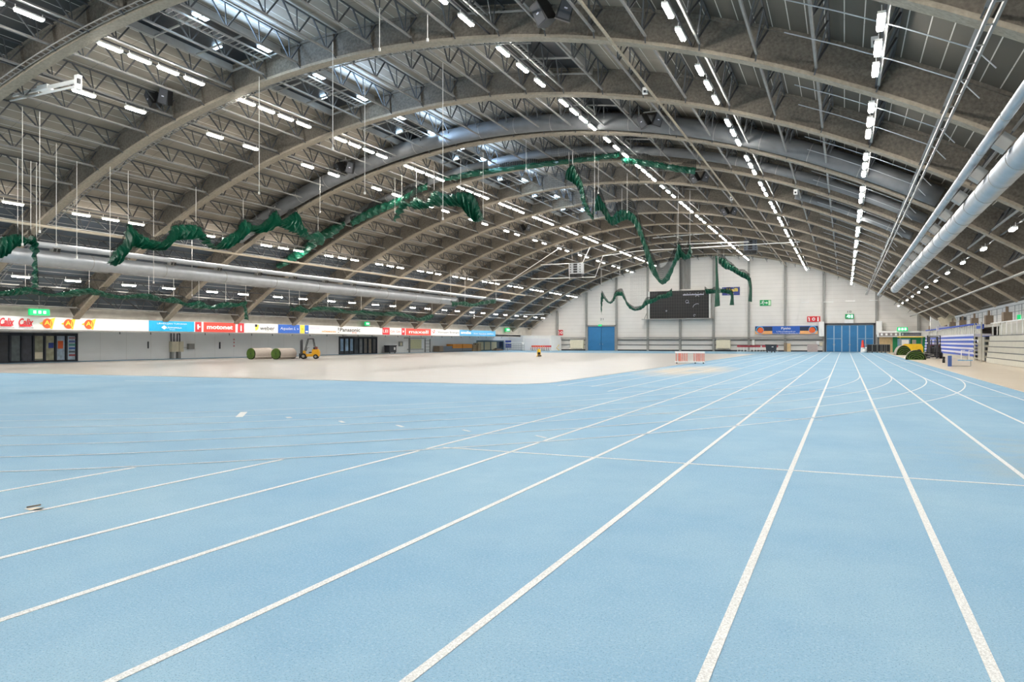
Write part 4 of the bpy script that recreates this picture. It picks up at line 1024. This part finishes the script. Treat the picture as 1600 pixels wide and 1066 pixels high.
t = thing('wood_boxes', 'pale plywood box and brown crate standing by a column of the end wall', 'crate', (at(1230, 545, Y=119).x, 119, 0)); MB().box(-.45, -.05, -.3, .3, .05, 1.35).build('brown_crate', M_BROWN, t); MB().box(0, .5, -.3, .3, .02, 1.25).build('plywood_box', M_WOOD, t)
t = thing('mauve_board', 'greyish mauve board leaning left of the blue gate', 'board', (at(1269.5, 545, Y=119.4).x, 119.4, 0)); MB().box(-.72, .72, -.04, .04, 0, 1.15).build('board', M_MAUVE, t); MB().box(-.7, -.6, .04, .3, 0, .05).box(.6, .7, .04, .3, 0, .05).build('feet', M_GREY, t)
t = thing('paper_notices', 'white sheets pinned left of the blue gate', 'notice', (at(1280, 536, Y=121).x, WY - .15, at(1280, 536, Y=121).z)); MB().box(-.4, .0, -.03, 0, -.3, .3).build('sheet', M_WHITE, t); MB().box(.05, .5, -.03, 0, -.45, .1).build('sheet', M_CREAM, t)
t = thing('narrow_cabinet', 'narrow cream cabinet on the wall above the red hurdles', 'cabinet', (at(1177, 535, Y=121).x, WY - .1, 1.0)); MB().box(-.2, .2, -.25, 0, 0, .85).build('case', M_CREAM, t); MB().box(-.16, .16, -.26, -.25, .05, .8).build('door', M_WHITE, t)
t = thing('barrier_cone', 'red and white traffic cone beside the flight cases', 'traffic cone', (at(1348, 545, Y=116.5).x, 116.5, 0))
MB().lathe([(.001, 0), (.35, 0), (.35, .05), (.3, .06), (.24, .7), (.2, .72)], n=16).build('lower_cone', M_WHITE, t); MB().lathe([(.24, .7), (.12, 1.75), (.001, 1.76)], n=16).build('upper_cone', M_REDO, t)
t = thing('white_bundle', 'heap of white sacks left of the flight cases', 'sacks', (at(1351, 545, Y=115).x + .3, 115, 0))
m = MB()
for i, (dx, z, r) in enumerate(((-.3, .25, .3), (.3, .28, .32), (0, .6, .28), (.45, .55, .22))): m.lathe([(.001, -r), (r * .6, -r * .8), (r, -r * .1), (r * .8, r * .5), (.001, r * .75)], c=(dx, 0, z), n=12)
m.build('sacks', M_WHITE, t, smooth=True)
fc0 = None
for i, px in enumerate((1358.8, 1366.8, 1374.2, 1380.5, 1386.3)):
    if fc0 is None:
        fc0 = thing('flight_case', '', 'flight case'); MB().box(-.34, .34, -.3, .3, .14, 1.12).build('case', M_BLACK, fc0); m = MB()
        for a in (-.34, .34):
            for b in (-.3, .3): m.bar((a, b, .12), (a, b, 1.14), .05)
        for z in (.14, 1.12):
            for b in (-.3, .3): m.bar((-.34, b, z), (.34, b, z), .05)
            for a in (-.34, .34): m.bar((a, -.3, z), (a, .3, z), .05)
        m.build('metal_edging', M_CHORD, fc0)
        m = MB()
        for a in (-.27, .27): m.lathe([(.001, -.03), (.07, -.03), (.07, .03), (.001, .03)], c=(a, -.2, .07), n=8, axis='y')
        m.build('castors', M_RUBBER, fc0); c = fc0
    else: c = copy_tree(fc0)
    c.location = (at(px, 545, Y=114.5).x, 114.5, .012); c['label'] = 'black flight case with metal edges before the kiosk, %s from the left' % ordn(i); c['group'] = 'flight cases in a row'
# hurdle rack on the court edge
hx, hy = flo(1080, 568.5)
t = thing('hurdle_cart', 'low white trolley of red striped hurdles at the court edge', 'trolley', (hx - .1, hy, .012), .25)
MB().box(-1.0, 1.0, -.35, .35, .08, .16).build('base', M_WHITE, t); 
MB().box(-1.0, 1.0, -.38, -.33, .72, .84).box(-1.0, 1.0, .33, .38, .72, .84).build('top_bar', M_WHITE, t)
m = MB()
for x_ in (-.92, -.75, -.68, -.6, -.48, -.34, -.2, .3, .45, .55, .62, .7, .84, .95): m.bar((x_, -.36, .16), (x_, -.36, .74), .035); m.bar((x_, .36, .16), (x_, .36, .74), .035)
m.build('striped_posts', mat('stripe_red', 'd98578', .6, noise=(30, .3)), t)
m = MB()
for x_ in (-.9, .35, .9): m.lathe([(.001, -.03), (.05, -.03), (.05, .03), (.001, .03)], c=(x_, -.3, .05), n=8, axis='y')
m.build('castors', M_RUBBER, t)
# loose thing on the track at left
t = thing('torn_patch', 'small torn white scrap lying on the blue track at left', 'scrap', (*flo(57, 796), .0)); MB().add([(-.1, -.05, .006), (.02, -.07, .006), (.11, .0, .03), (.03, .05, .008), (-.06, .04, .006)], [(0, 1, 2, 3, 4)]).build('scrap', mat('scrap_cream', 'ddd4bf', .8), t); MB().bar((-.14, .0, .006), (-.06, .08, .02), .012).build('loose_strip', M_BROWN, t)
# ================================================================== RIGHT: bleachers and gallery
BX = 9.35
bl = thing('bleacher', 'closed grey telescopic bleacher with railing at the right edge', 'bleacher', (BX, 0, .012))
ya, yb = 30.0, 62.8
m = MB()
for i in range(5):
    off = .05 * i; m.box(off, 1.6, ya, yb, .02 + i * .39, .39 + i * .39 - .03)
m.build('front_panels', M_BLEACH, bl)
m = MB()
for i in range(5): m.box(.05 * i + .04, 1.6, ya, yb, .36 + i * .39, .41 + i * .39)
m.build('painted_gap_shade', M_DGREY, bl)  # dark strips stand in for the shade in the gaps between panels
m = MB(); y = ya
while y <= yb: m.bar((.3, y, 1.95), (.3, y, 2.85), .05); y += 1.6
m.bar((.3, ya, 2.85), (.3, yb, 2.85), .06)
m.build('railing', M_WHITE, bl); MB().box(.55, .65, ya, yb - 1.5, 1.95, 2.7).build('mesh_backing', M_BLEACH, bl)
m = MB()
for i in range(5): m.box(-.03, .3, yb, yb + .5, .12 + i * .39, .34 + i * .39)
m.build('end_rollers', M_BLACK, bl)
t = thing('access_stairs', 'pale grey stair tower between the grey and the blue bleacher', 'stairs', (BX, 66.4, .012)); m = MB()
for x_ in (0, 1.2):
    for y in (-1.6, 1.6): m.bar((x_, y, 0), (x_, y, 3.0), .08)
for i in range(10): m.bar((0, -1.6, .25 + i * .28), (0, 1.6, .25 + i * .28), .05)
m.build('frame', M_BLEACH, t); MB().box(.2, 1.2, -1.5, 1.5, .1, 1.9).build('steps', M_BLEACH, t); MB().box(.1, .2, -1.4, 1.4, 2.5, 2.85).build('blue_seats', M_BRBLUE, t)
MB().box(-.04, -.02, -.3, .1, 1.45, 1.65).build('notice', M_WHITE, t)
b2 = thing('bleacher', 'closed bleacher with blue and pale stripes behind the dark forklift', 'bleacher', (BX + .35, 0, .012)); ya, yb = 70.8, 112.0
for i in range(5):
    MB().box(.03 * i, 1.2, ya, yb, .28 + i * .38, .48 + i * .38).build('blue_seat_row', M_BRBLUE, b2)
    MB().box(.03 * i - .02, 1.2, ya, yb, .48 + i * .38, .66 + i * .38).build('pale_step', M_LILAC, b2)
MB().box(-.02, 1.2, ya, yb, 0, .28).build('kick_panel', M_BLEACH, b2)
m = MB(); y = ya
while y <= yb: m.bar((.25, y, 2.15), (.25, y, 3.0), .05); y += 1.1
m.bar((.25, ya, 3.0), (.25, yb, 3.0), .05).build('railing', M_WHITE, b2); MB().box(.45, .55, ya, yb, 2.15, 2.85).build('mesh_backing', M_BLEACH, b2)
m = MB(); y = ya + .3
while y < yb: m.box(.1, .22, y, y + .5, 2.92, 3.06); y += .9
m.build('blue_seat_tops', M_BRBLUE, b2)
m = MB()
for i in range(5): m.box(-.05, .2, ya - .6, ya, .2 + i * .38, .4 + i * .38)
m.build('end_rollers', M_BLACK, b2)
gl = struct(MB().box(BX + 1.6, XRW, 20, 119, 2.75, 3.0).build('trim_7', M_CONC))
for k in range(1, 14):
    x_, z_ = arc(UR, 0); 
    tag(MB().box(-.28, .28, -.4, .4, 0, .75).box(-.08, .08, -.08, .08, .75, z_ - 3.0 + .05).build('arch_plinth', M_BROWN, loc=(x_ + .75, YA(k), 3.0)), 'brown plinth block on the right gallery carrying the %s arch' % ordn(k), 'plinth', 'plinth blocks under the right arch ends')
# gallery rails and equipment
m = MB()
for z in (3.9, 4.4): m.bar((0, 24, z), (0, 118, z), .04)
y = 24
while y < 118: m.bar((0, y, 3.0), (0, y, 4.4), .04); y += 2.5
tag(m.build('gallery_railing', M_GREY, loc=(XRW - 1.2, 0, 0)), 'grey handrail along the right gallery', 'railing')
m = MB().bar((0, 48, 3.2), (0, 60, 6.2), .07).bar((0, 48, 3.9), (0, 60, 6.9), .07)
for i in range(5): m.bar((0, 49 + i * 2.4, 3.4 + i * .6), (0, 49 + i * 2.4, 4.2 + i * .6), .05)
tag(m.build('stair_rail', M_GREY, loc=(XRW - .6, 0, 0)), 'sloping stair rail against the right wall', 'railing')
t = thing('tilted_screen', 'large pale tilted board on the right gallery', 'board', (10.9, 97, 3.25), 0); MB().prism([(-.8, 0), (.7, .6), (.3, 1.6), (-1.2, 1.0)], -.1, .1, 'y').build('board', M_CREAM, t); MB().box(-1.3, 1.1, -.2, .2, -.5, .05).build('pale_box', M_LILAC, t); MB().box(1.0, 1.6, -.3, .3, -.3, 1.1).build('dark_case', M_DGREY, t)
t = thing('white_pillar_cabinet', 'white upright cabinet at the far end of the right gallery', 'cabinet', (10.3, 106, 3.0)); MB().box(-.5, .5, -.3, .3, 0, 3.2).build('case', M_WHITE, t); MB().box(-.2, .1, -.32, -.3, 1.6, 2.6).build('window', M_GREY, t)
# small frames on side court
hx, hy = flo(1484, 573); t = thing('low_frame', 'low white hurdle frame with blue post on the side court', 'frame', (hx, hy, .012), .1)
MB().box(-.1, .1, -.05, .05, 0, .66).build('blue_post', mat('post_blue', '4a68a8', .5), t); MB().bar((0, 0, .03), (1.1, -.1, .03), .05).bar((1.1, -.1, .03), (1.1, -.1, .35), .04).build('base_tube', M_GREY, t)
for i, px in enumerate((1502, 1514)):
    hx, hy = flo(px, 564); t = thing('low_frame', 'small blue footed stand before the striped bleacher, %s one' % ['left', 'right'][i], 'stand', (hx, hy, .012), group='blue footed stands'); MB().bar((0, 0, .03), (0, 0, .85), .05).bar((0, 0, .82), (.25, 0, .82), .05).build('post', M_WHITE, t); MB().bar((-.25, 0, .03), (.25, 0, .03), .06).bar((0, -.25, .03), (0, .25, .03), .06).build('foot', M_SKYB, t)
hx, hy = flo(1474.5, 567.5); t = thing('bollard', 'short dark stub post standing on the side court', 'post', (hx, hy, .012)); MB().lathe([(.001, 0), (.09, 0), (.09, .22), (.07, .24), (.07, .26), (.09, .28), (.09, .45), (.001, .46)], n=12).build('stub', M_BLACK, t)
m = MB().bar((-1.7, 0, .55), (-.75, 0, .4), .04).bar((-1.7, 0, .05), (-.75, 0, .35), .04).bar((.8, 0, .6), (1.7, 0, .2), .04).bar((-1.8, 0, .05), (-1.8, 0, .6), .05).bar((1.75, 0, 0), (1.75, 0, .4), .05)
tag(m.build('tripod_barrier', M_GREY, loc=(7.8, 73.2, .012)), 'thin grey barrier bars on either side of the dark forklift', 'barrier')

# ================================================================== green curtains and nets
def smooth_pts(P, n=5):
    out = []; P = [Vector(p) for p in P]
    for i in range(len(P) - 1):
        p0, p1, p2, p3 = P[max(i - 1, 0)], P[i], P[i + 1], P[min(i + 2, len(P) - 1)]
        for k in range(n):
            t = k / n; c = .5 * ((2 * p1) + (p2 - p0) * t + (2 * p0 - 5 * p1 + 4 * p2 - p3) * t * t + (3 * p1 - p0 - 3 * p2 + p3) * t ** 3)
            l = p1.lerp(p2, t); out.append(c.lerp(l, .45))
    out.append(P[-1]); return out
def curtain(label, top, bot, X=None, Y=None, fold=.22, rope_to_roof=True, group='green tarpaulin curtains gathered under the roof', name='green_curtain', rev=1, seed=1, net=None):
    """top / bot: outlines of the gathered cloth; X / Y: constant or a function px -> constant plane"""
    rnd = random.Random(seed)
    def PT(q):
        if X is not None: return at(q[0], q[1], X=X(q[0]) if callable(X) else X)
        return at(q[0], q[1], Y=Y(q[0]) if callable(Y) else Y)
    A = smooth_pts([PT(q) for q in top], 6); B = smooth_pts([PT(q) for q in bot], 6)
    n = max(len(A), len(B)); 
    def res(P, n):
        out = []
        for i in range(n):
            f = i / (n - 1) * (len(P) - 1); a = int(f); b = min(a + 1, len(P) - 1); out.append(P[a].lerp(P[b], f - a))
        return out
    n = int(n * 1.6); A = res(A, n); B = res(B, n)
    side = Vector((1, 0, 0)) if X is not None else Vector((0, -1, 0))
    org = A[0].copy(); m = MB(); rows_ = 7
    ph = rnd.random() * 6
    tri = lambda q: 2 * abs(2 * (q - math.floor(q + .5))) - 1
    jit = [rnd.uniform(-1, 1) for _ in range(n)]
    for i in range(n):
        for j in range(rows_):
            v = j / (rows_ - 1); p = A[i].lerp(B[i], v)
            d = fold * (math.sin(PI * v) * .75 + .65 * tri(i * .21 + ph + .25 * v) * (.35 + .65 * v) + .22 * jit[i] * (1 - abs(2 * v - 1)) + .18 * tri(i * .5 - v * 1.7))
            dz = -.1 * fold * jit[i] * v
            m.v.append(tuple(p + side * d + Vector((0, 0, dz)) - org))
    for i in range(n - 1):
        for j in range(rows_ - 1): a = i * rows_ + j; m.f.append([a, a + 1, a + rows_ + 1, a + rows_]); m.mi.append(0)
    t = thing(name, label, 'curtain', org, group=group)
    o = m.build('tarpaulin', M_GREEN, t, smooth=False)
    md = o.modifiers.new('thickness', 'SOLIDIFY'); md.thickness = .02
    # gathered black net bunched on the upper edge
    g = MB(); g.uv = []
    hts = [.28 + .2 * math.sin(i * .31 + ph) + .12 * rnd.random() for i in range(n)]
    if net: hts = [hts[i] * .6 + net * (0.6 + .4 * math.sin(i * .12 + ph)) for i in range(n)]
    for i in range(n):
        for j in range(3):
            p = A[i] + Vector((0, 0, 1)) * (hts[i] * j / 2 - .1) + side * (.06 * math.sin(i * .8 + j)); g.v.append(tuple(p - org)); g.uv.append((i * .11, j * .25))
    for i in range(n - 1):
        for j in range(2): a = i * 3 + j; g.f.append([a, a + 1, a + 4, a + 3]); g.mi.append(0)
    g.build('gathered_net', M_NETS, t)
    if rope_to_roof:
        pk = [i for i in range(1, n - 1) if A[i].z >= A[i - 1].z and A[i].z > A[i + 1].z] or [0]
        pk = sorted(set([0, n - 1] + pk))
        last = -9
        for i in pk:
            p = A[i]
            if i - last < 5: continue
            last = i; zt = zb(max(UL, min(UR, p.x - XR)))
            if zt > p.z: MB().bar(p - org, Vector((p.x, p.y, zt)) - org, .022).build('hoist_rope', M_ROPE, t)
    return t
SL = -45.6
curtain('green curtain swag with long tail at the far left edge, upper one', [(-12, 385), (0, 372), (20, 366), (32, 367), (42, 372), (48, 368), (55, 372), (57, 392)], [(-12, 408), (0, 404), (12, 398), (20, 388), (34, 384), (42, 380), (50, 386), (56, 400)], X=-37.5, fold=.3)
curtain('narrow green curtain tail hanging down at the far left', [(50, 370), (57, 400), (58, 430), (60, 450)], [(45, 380), (51, 402), (51, 430), (50, 450)], X=-40, fold=.2, rope_to_roof=False)
curtain('long low green curtain swag along the left side above the fascia', [(-8, 457), (20, 452), (40, 448), (55, 452), (70, 458), (85, 459), (110, 453), (140, 450), (160, 455), (185, 462), (200, 461), (215, 459), (235, 459), (255, 467), (272, 464), (292, 474), (312, 470), (330, 478), (350, 472), (372, 474), (384, 470)],
        [(-8, 464), (20, 462), (50, 459), (75, 464), (110, 464), (140, 460), (165, 465), (190, 468), (215, 466), (240, 470), (262, 473), (280, 475), (300, 482), (330, 483), (355, 481), (384, 478)], X=SL, fold=.25, seed=3)
curtain('short green curtain tail ending the long low left swag', [(383, 472), (386, 485), (388, 500)], [(378, 473), (382, 487), (382, 499)], X=SL, fold=.1, rope_to_roof=False)
curtain('low green curtain swag further along the left side, past the turf rolls', [(452, 478), (460, 482), (468, 477), (480, 484), (495, 479), (520, 480), (545, 486), (565, 485), (590, 488), (620, 487), (640, 492), (655, 497), (666, 493), (675, 491)],
        [(452, 486), (465, 487), (480, 489), (500, 486), (530, 489), (560, 492), (590, 494), (620, 494), (640, 498), (655, 502), (668, 501), (676, 496)], X=SL, fold=.25, seed=4)
curtain('small green curtain swag above the far end of the left duct', [(704, 471), (715, 472), (727, 471), (737, 475), (747, 473), (755, 470), (775, 467)], [(706, 479), (718, 477), (730, 479), (742, 479), (755, 476), (775, 474)], X=-40, fold=.2, seed=5)
curtain('small sagging green curtain near the far left arch foot', [(798, 477), (806, 485), (815, 486), (825, 480), (832, 471), (842, 470), (850, 470), (858, 472)], [(798, 490), (806, 492), (816, 489), (827, 484), (835, 476), (845, 475), (853, 477), (857, 481)], Y=112, fold=.25, seed=6)
curtain('large draped green curtain hanging high on the left before the roof arches', [(172, 402), (182, 388), (193, 378), (200, 350), (215, 364), (235, 374), (252, 378), (262, 370), (270, 353), (290, 351), (310, 353), (322, 372), (334, 387), (350, 372), (370, 360), (380, 343), (395, 352), (405, 352), (418, 342), (430, 329), (440, 344), (455, 335), (463, 331), (470, 350), (480, 368), (497, 360)],
        [(168, 410), (178, 416), (190, 405), (204, 385), (215, 388), (235, 390), (255, 391), (272, 376), (290, 374), (310, 374), (325, 385), (340, 391), (360, 387), (375, 375), (385, 362), (400, 364), (415, 363), (435, 353), (450, 360), (465, 366), (478, 374), (500, 384)], X=-36.5, fold=.45, seed=7, net=.25)
curtain('flat green curtain climbing beside the arch left of the middle', [(432, 414), (450, 400), (470, 387), (490, 370), (520, 352), (540, 345)], [(436, 420), (456, 411), (478, 398), (500, 380), (525, 366), (541, 352)], Y=48.5, fold=.15, seed=8, rope_to_roof=False)
curtain('green curtain lifted along the fifth arch, left middle part', [(548, 344), (570, 330), (590, 320), (620, 310), (640, 300), (655, 290), (668, 286)], [(550, 354), (575, 342), (600, 331), (625, 319), (645, 306), (668, 296)], Y=48.5, fold=.2, seed=9, rope_to_roof=False)
curtain('long dark green curtain folded up under the fifth arch at the ridge', [(690, 272), (705, 273), (740, 266), (780, 262), (830, 255), (880, 249), (930, 243), (962, 238), (968, 236)], [(690, 283), (710, 281), (740, 276), (790, 268), (835, 263), (880, 257), (930, 251), (962, 247), (970, 244)], Y=48.8, fold=.2, seed=10, rope_to_roof=False)
curtain('dark green curtain folded up under the fifth arch right of the lamps', [(972, 246), (985, 247), (1020, 252), (1060, 259), (1088, 262)], [(972, 255), (990, 257), (1020, 262), (1060, 269), (1086, 272)], Y=48.8, fold=.25, seed=11, rope_to_roof=False)
curtain('bunched green curtain with hanging ends left of the ridge', [(617, 345), (622, 325), (628, 312), (638, 318), (650, 308), (665, 316), (678, 298), (700, 304), (720, 300), (740, 304), (752, 330), (755, 340)], [(618, 347), (630, 330), (640, 322), (650, 327), (662, 327), (678, 322), (700, 322), (722, 324), (732, 338), (742, 347), (748, 346), (755, 342)], Y=44.5, fold=.4, seed=12, net=.5)
curtain('green curtain with pointed top falling steeply right of the ridge', [(889, 262), (895, 256), (903, 272), (910, 285), (915, 312), (922, 330), (929, 343)], [(884, 280), (893, 285), (900, 290), (905, 296), (908, 315), (915, 332), (926, 344)], Y=47, fold=.25, seed=13)
curtain('long green curtain sweeping down in loops in front of the end wall', [(925, 343), (929, 318), (934, 303), (945, 320), (955, 339), (965, 329), (978, 328), (990, 334), (1000, 350), (1008, 375), (1018, 402), (1032, 437), (1042, 428), (1053, 405), (1060, 380), (1066, 392), (1073, 398), (1078, 382)],
        [(926, 344), (931, 330), (940, 330), (948, 345), (957, 353), (968, 348), (980, 343), (990, 350), (1000, 372), (1007, 395), (1017, 425), (1034, 445), (1046, 437), (1056, 413), (1064, 402), (1068, 406), (1078, 404), (1082, 394)], Y=60, fold=.2, seed=14, net=.9)
curtain('thin green curtain curling before the two-leaf blue door', [(939, 484), (938.5, 470), (940, 457), (944, 464), (952, 472), (957, 470), (961, 457), (972, 456), (980, 473), (992, 483), (1002, 478), (1009, 469), (1020, 467), (1030, 461), (1040, 459), (1050, 452)],
        [(940, 492), (941, 476), (943, 466), (948, 472), (954, 475), (960, 470), (963, 463), (972, 463), (982, 481), (992, 486), (1002, 484), (1012, 476), (1022, 473), (1032, 467), (1042, 466), (1051, 462)], Y=105, fold=.25, seed=15, net=.25)
curtain('short dark green curtain roll right of the scoreboard top', [(1101, 452), (1110, 452), (1120, 453), (1130, 452), (1140, 453), (1146, 457)], [(1104, 460), (1112, 459), (1122, 458), (1132, 458), (1140, 460), (1146, 462)], Y=110, fold=.25, seed=16)
curtain('straight green curtain tail hanging left of the dark blue banner', [(1121, 400), (1122, 430), (1125, 478)], [(1117.5, 400), (1118, 440), (1116.5, 480)], Y=106, fold=.1, seed=17)
curtain('ragged green curtain slanting down from the straight tail', [(1123, 402), (1132, 404), (1140, 412), (1150, 418), (1158, 424), (1166, 427), (1172, 433)], [(1123, 412), (1132, 420), (1140, 422), (1150, 428), (1158, 433), (1165, 436), (1172, 441)], Y=106, fold=.4, seed=18, net=.3)
curtain('narrow green curtain tail at the right end of the ragged curtain', [(1173, 434), (1175, 450), (1175, 472)], [(1168, 436), (1171, 452), (1169, 471)], Y=106, fold=.1, seed=19, rope_to_roof=False)
curtain('small green curtain tip hanging over the dark blue banner', [(1142, 455), (1146, 462), (1147, 477)], [(1140, 457), (1142, 464), (1140, 477)], Y=109, fold=.08, seed=20, rope_to_roof=False)
# sheer hanging nets
def net(label, px0, px1, ytop, ybot, Y=None, X=None, m_=None):
    m = MB(); m.uv = []; n = 10
    P0 = [at(px0 + (px1 - px0) * i / n, ytop if not callable(ytop) else ytop(i / n), X=X, Y=Y) for i in range(n + 1)]; org = P0[0].copy()
    for i in range(n + 1):
        b = at(px0 + (px1 - px0) * i / n, ybot if not callable(ybot) else ybot(i / n), X=X, Y=Y)
        for p in (P0[i], b): q = p - org + Vector((0, .1 * math.sin(i * 1.3), 0)); m.v.append(tuple(q)); m.uv.append(((q.x if X is None else q.y), q.z))
    for i in range(n): m.f.append([2 * i, 2 * i + 1, 2 * i + 3, 2 * i + 2]); m.mi.append(0)
    o = m.build('safety_net', m_ or M_NETB, loc=org); tag(o, label, 'net', 'sheer safety nets'); return o
net('sheer dark net falling left of the steep green curtain', 862, 925, 205, lambda f: 330 - 60 * (f - .5) ** 2, Y=47.5)
net('sheer dark net hanging below the looping curtain above the scoreboard', 1062, 1079, 404, 452, Y=78, m_=M_NETS)
net('sheer dark net between the thin curtain and the scoreboard', 985, 1012, 430, 484, Y=105.5)
# hoisting ropes
for i, (px, y0, y1, X, Y) in enumerate(((35, 140, 380, -34, None), (62, 110, 360, -34, None), (88, 130, 380, -36, None), (120, 150, 400, -37, None), (240, 260, 440, -38, None), (300, 270, 460, -42, None), (520, 0, 230, None, 26), (570, 0, 300, None, 30), (593, 0, 75, None, 24), (668, 0, 60, None, 25), (692, 10, 340, None, 30), (741, 360, 496, None, 90), (822, 120, 262, None, 44), (895, 150, 256, None, 47), (935, 170, 300, None, 50), (1058, 300, 382, None, 75), (1131, 330, 402, None, 106), (1172, 330, 432, None, 106), (1380, 430, 470, None, 110), (405, 0, 300, None, 27), (500, 90, 330, None, 40), (980, 250, 330, None, 55))):
    a, b = at(px, y0, X=X, Y=Y), at(px, y1, X=X, Y=Y); zt = min(zb(max(UL, min(UR, a.x - XR))) + .2, a.z + 9); a.z = min(a.z, zt)
    if a.z > b.z + .5: tag(MB().bar((0, 0, 0), (0, 0, b.z - a.z), .02).bar((0, 0, b.z - a.z), (0, 0, b.z - a.z - .12), .07).build('hoist_rope', M_ROPE, loc=a), 'thin white hoist rope hanging from the roof, loose rope %s from left' % ordn(i), 'rope', 'loose hoist ropes')
# white tubular frames
def frame(label, segs, Y=None, X=None, r=.05, mtl=M_WHITE, cat='frame', name='hoist_portal'):
    m = MB(); org = at(*segs[0][0], X=X, Y=Y if not callable(Y) else Y(segs[0][0][0]))
    for s in segs:
        pts = [at(q[0], q[1], X=X, Y=(Y if not callable(Y) else Y(q[0]))) - org for q in s]; m.tube(pts, r, 8)
    return tag(m.build(name, mtl, loc=org), label, cat, 'white hoist frames under the roof')
frame('white bent tube frame holding the pale speaker cluster', [[(845, 414), (910, 411), (922, 386)], [(830, 436), (930, 433), (942, 400), (1000, 392), (1250, 378)], [(889, 412), (890, 436)]], Y=86)
frame('long white tube hanging crosswise left of the speaker cluster', [[(720, 440), (800, 437), (881, 383)], [(540, 438), (790, 438)]], Y=84)
frame('pair of white tubes above the black speaker cluster', [[(1020, 372), (1160, 360)], [(1060, 382), (1170, 378)]], Y=92, r=.06)
frame('thin white crosswise tube at the far left slope', [[(690, 491.5), (850, 491.5)]], Y=108, r=.05)
# overhead rail with motor at top left
p0, p1 = at(-20, 158, Y=22), at(122, 126, Y=20.5)
t = thing('hoist_rail', 'white overhead hoist rail with motor head at top left', 'hoist', p1); d = p0 - p1
m = MB().bar((0, 0, 0), d, .1, .14).tube([(0, .0, -.22), d + Vector((0, 0, -.22))], .05, 8); m.build('rail', M_WHITE, t)
MB().cbox((0, 0, -.08), (.22, .2, .6)).build('end_bracket', M_WHITE, t); MB().cbox((.12, -.05, -.05), (.08, .12, .2)).build('end_socket', M_BLACK, t)
MB().cbox(d * .33, (.7, .3, .2)).build('motor', M_WHITE, t)
m = MB()
for f in (.3, .4): q = d * f; m.bar(q, Vector((q.x, q.y, zb(p1.x + q.x - XR) - p1.z + .1)), .025)
m.build('rope', M_ROPE, t)
# speakers
def speaker_pair(px, py, Y, s, label):
    p = at(px, py, Y=Y); t = thing('loudspeaker_pair', label, 'loudspeaker', p, group='black loudspeaker pairs under the roof')
    for sg in (-1, 1):
        m = MB(); m.prism([(-.3, -.42), (.3, -.42), (.22, .42), (-.22, .42)], -.28, .28, 'y')
        o = m.build('cabinet', M_BLACK, t); o.location = (sg * .45 * s, 0, 0); o.rotation_euler = (.35, sg * .28, sg * .5); o.scale = (s, s, s)
        g = MB().box(-.22, .22, -.3, -.285, -.36, .36).build('grille', M_DGREY, o)
        MB().cbox((0, -.31, .0), (.12, .02, .05)).build('badge', M_LILAC, o)
    MB().bar((-.5 * s, 0, .55 * s), (.5 * s, 0, .55 * s), .06).bar((0, 0, .55 * s), (0, 0, .8 * s), .06).build('bracket', M_GREY, t)
speaker_pair(866, 17, 25.6, 1.0, 'pair of black loudspeakers at the top before the first arch, right of the ridge')
speaker_pair(249, 152, 26.2, .95, 'pair of black loudspeakers on the left slope below the lamp row')
speaker_pair(1017, 188, 40, .85, 'pair of black loudspeakers before the wide curved duct')
speaker_pair(540, 262, 41, .9, 'dark loudspeaker pair at the left end of the wide curved duct')
speaker_pair(1094, 277, 56, .85, 'pair of black loudspeakers right of the dark green ridge curtain')
speaker_pair(1140, 330, 70, .85, 'small pair of black loudspeakers further down the right slope')
speaker_pair(821, 356, 72, .8, 'small pair of black loudspeakers left of the ridge near the far bays')
def cluster(px, py, Y, label, dark):
    p = at(px, py, Y=Y); t = thing('speaker_cluster', label, 'loudspeaker', p)
    body = M_DUCT if not dark else mat('slate_case', '5c6470', .5)
    MB().box(-.78, .78, -.5, .5, -.55, .75).build('array_case', body, t)
    m = MB()
    for z in (-.35, -.05, .25, .55):
        for x_ in (-.62, .62): m.box(x_ - .07, x_ + .07, -.53, -.5, z - .05, z + .05)
    m.box(-.25, .25, -.53, -.5, -.45, .65); m.build('drivers', M_BLACK, t)
    m = MB()
    for z in (-.2, .1, .4): m.box(-.6, .6, -.56, -.53, z - .03, z + .03)
    m.build('crossbars', body, t)
    MB().box(-.75, -.05, -.45, .45, -.98, -.58).box(.05, .75, -.45, .45, -.98, -.58).build('subwoofers', M_BLACK, t)
    m = MB()
    for x_ in (-.6, .6): m.bar((x_, 0, .75), (x_, 0, zb(p.x - XR) - p.z), .03)
    m.build('hangers', M_GREY, t)
cluster(901, 421, 86, 'pale grey suspended speaker cluster with black boxes on a tube frame', False)
cluster(1173, 385, 96, 'dark suspended speaker cluster at the top of the end wall', True)
# wide window sky light: small hanging sensors
for i, (px, py, Y) in enumerate(((1243, 300, 48), (1008, 142, 33), (1367, 65, 26), (1143, 310, 62))):
    p = at(px, py, Y=Y); t = thing('ceiling_sensor', 'small pale device hanging from the roof, %s of four' % ordn(i), 'sensor', p, group='small hanging devices')
    MB().cbox((0, 0, 0), (.22, .14, .3)).build('case', M_WHITE, t); MB().bar((0, 0, .15), (0, 0, .8), .02).build('stem', M_GREY, t); MB().cbox((0, -.09, -.05), (.1, .04, .1)).build('lens', M_DGREY, t)
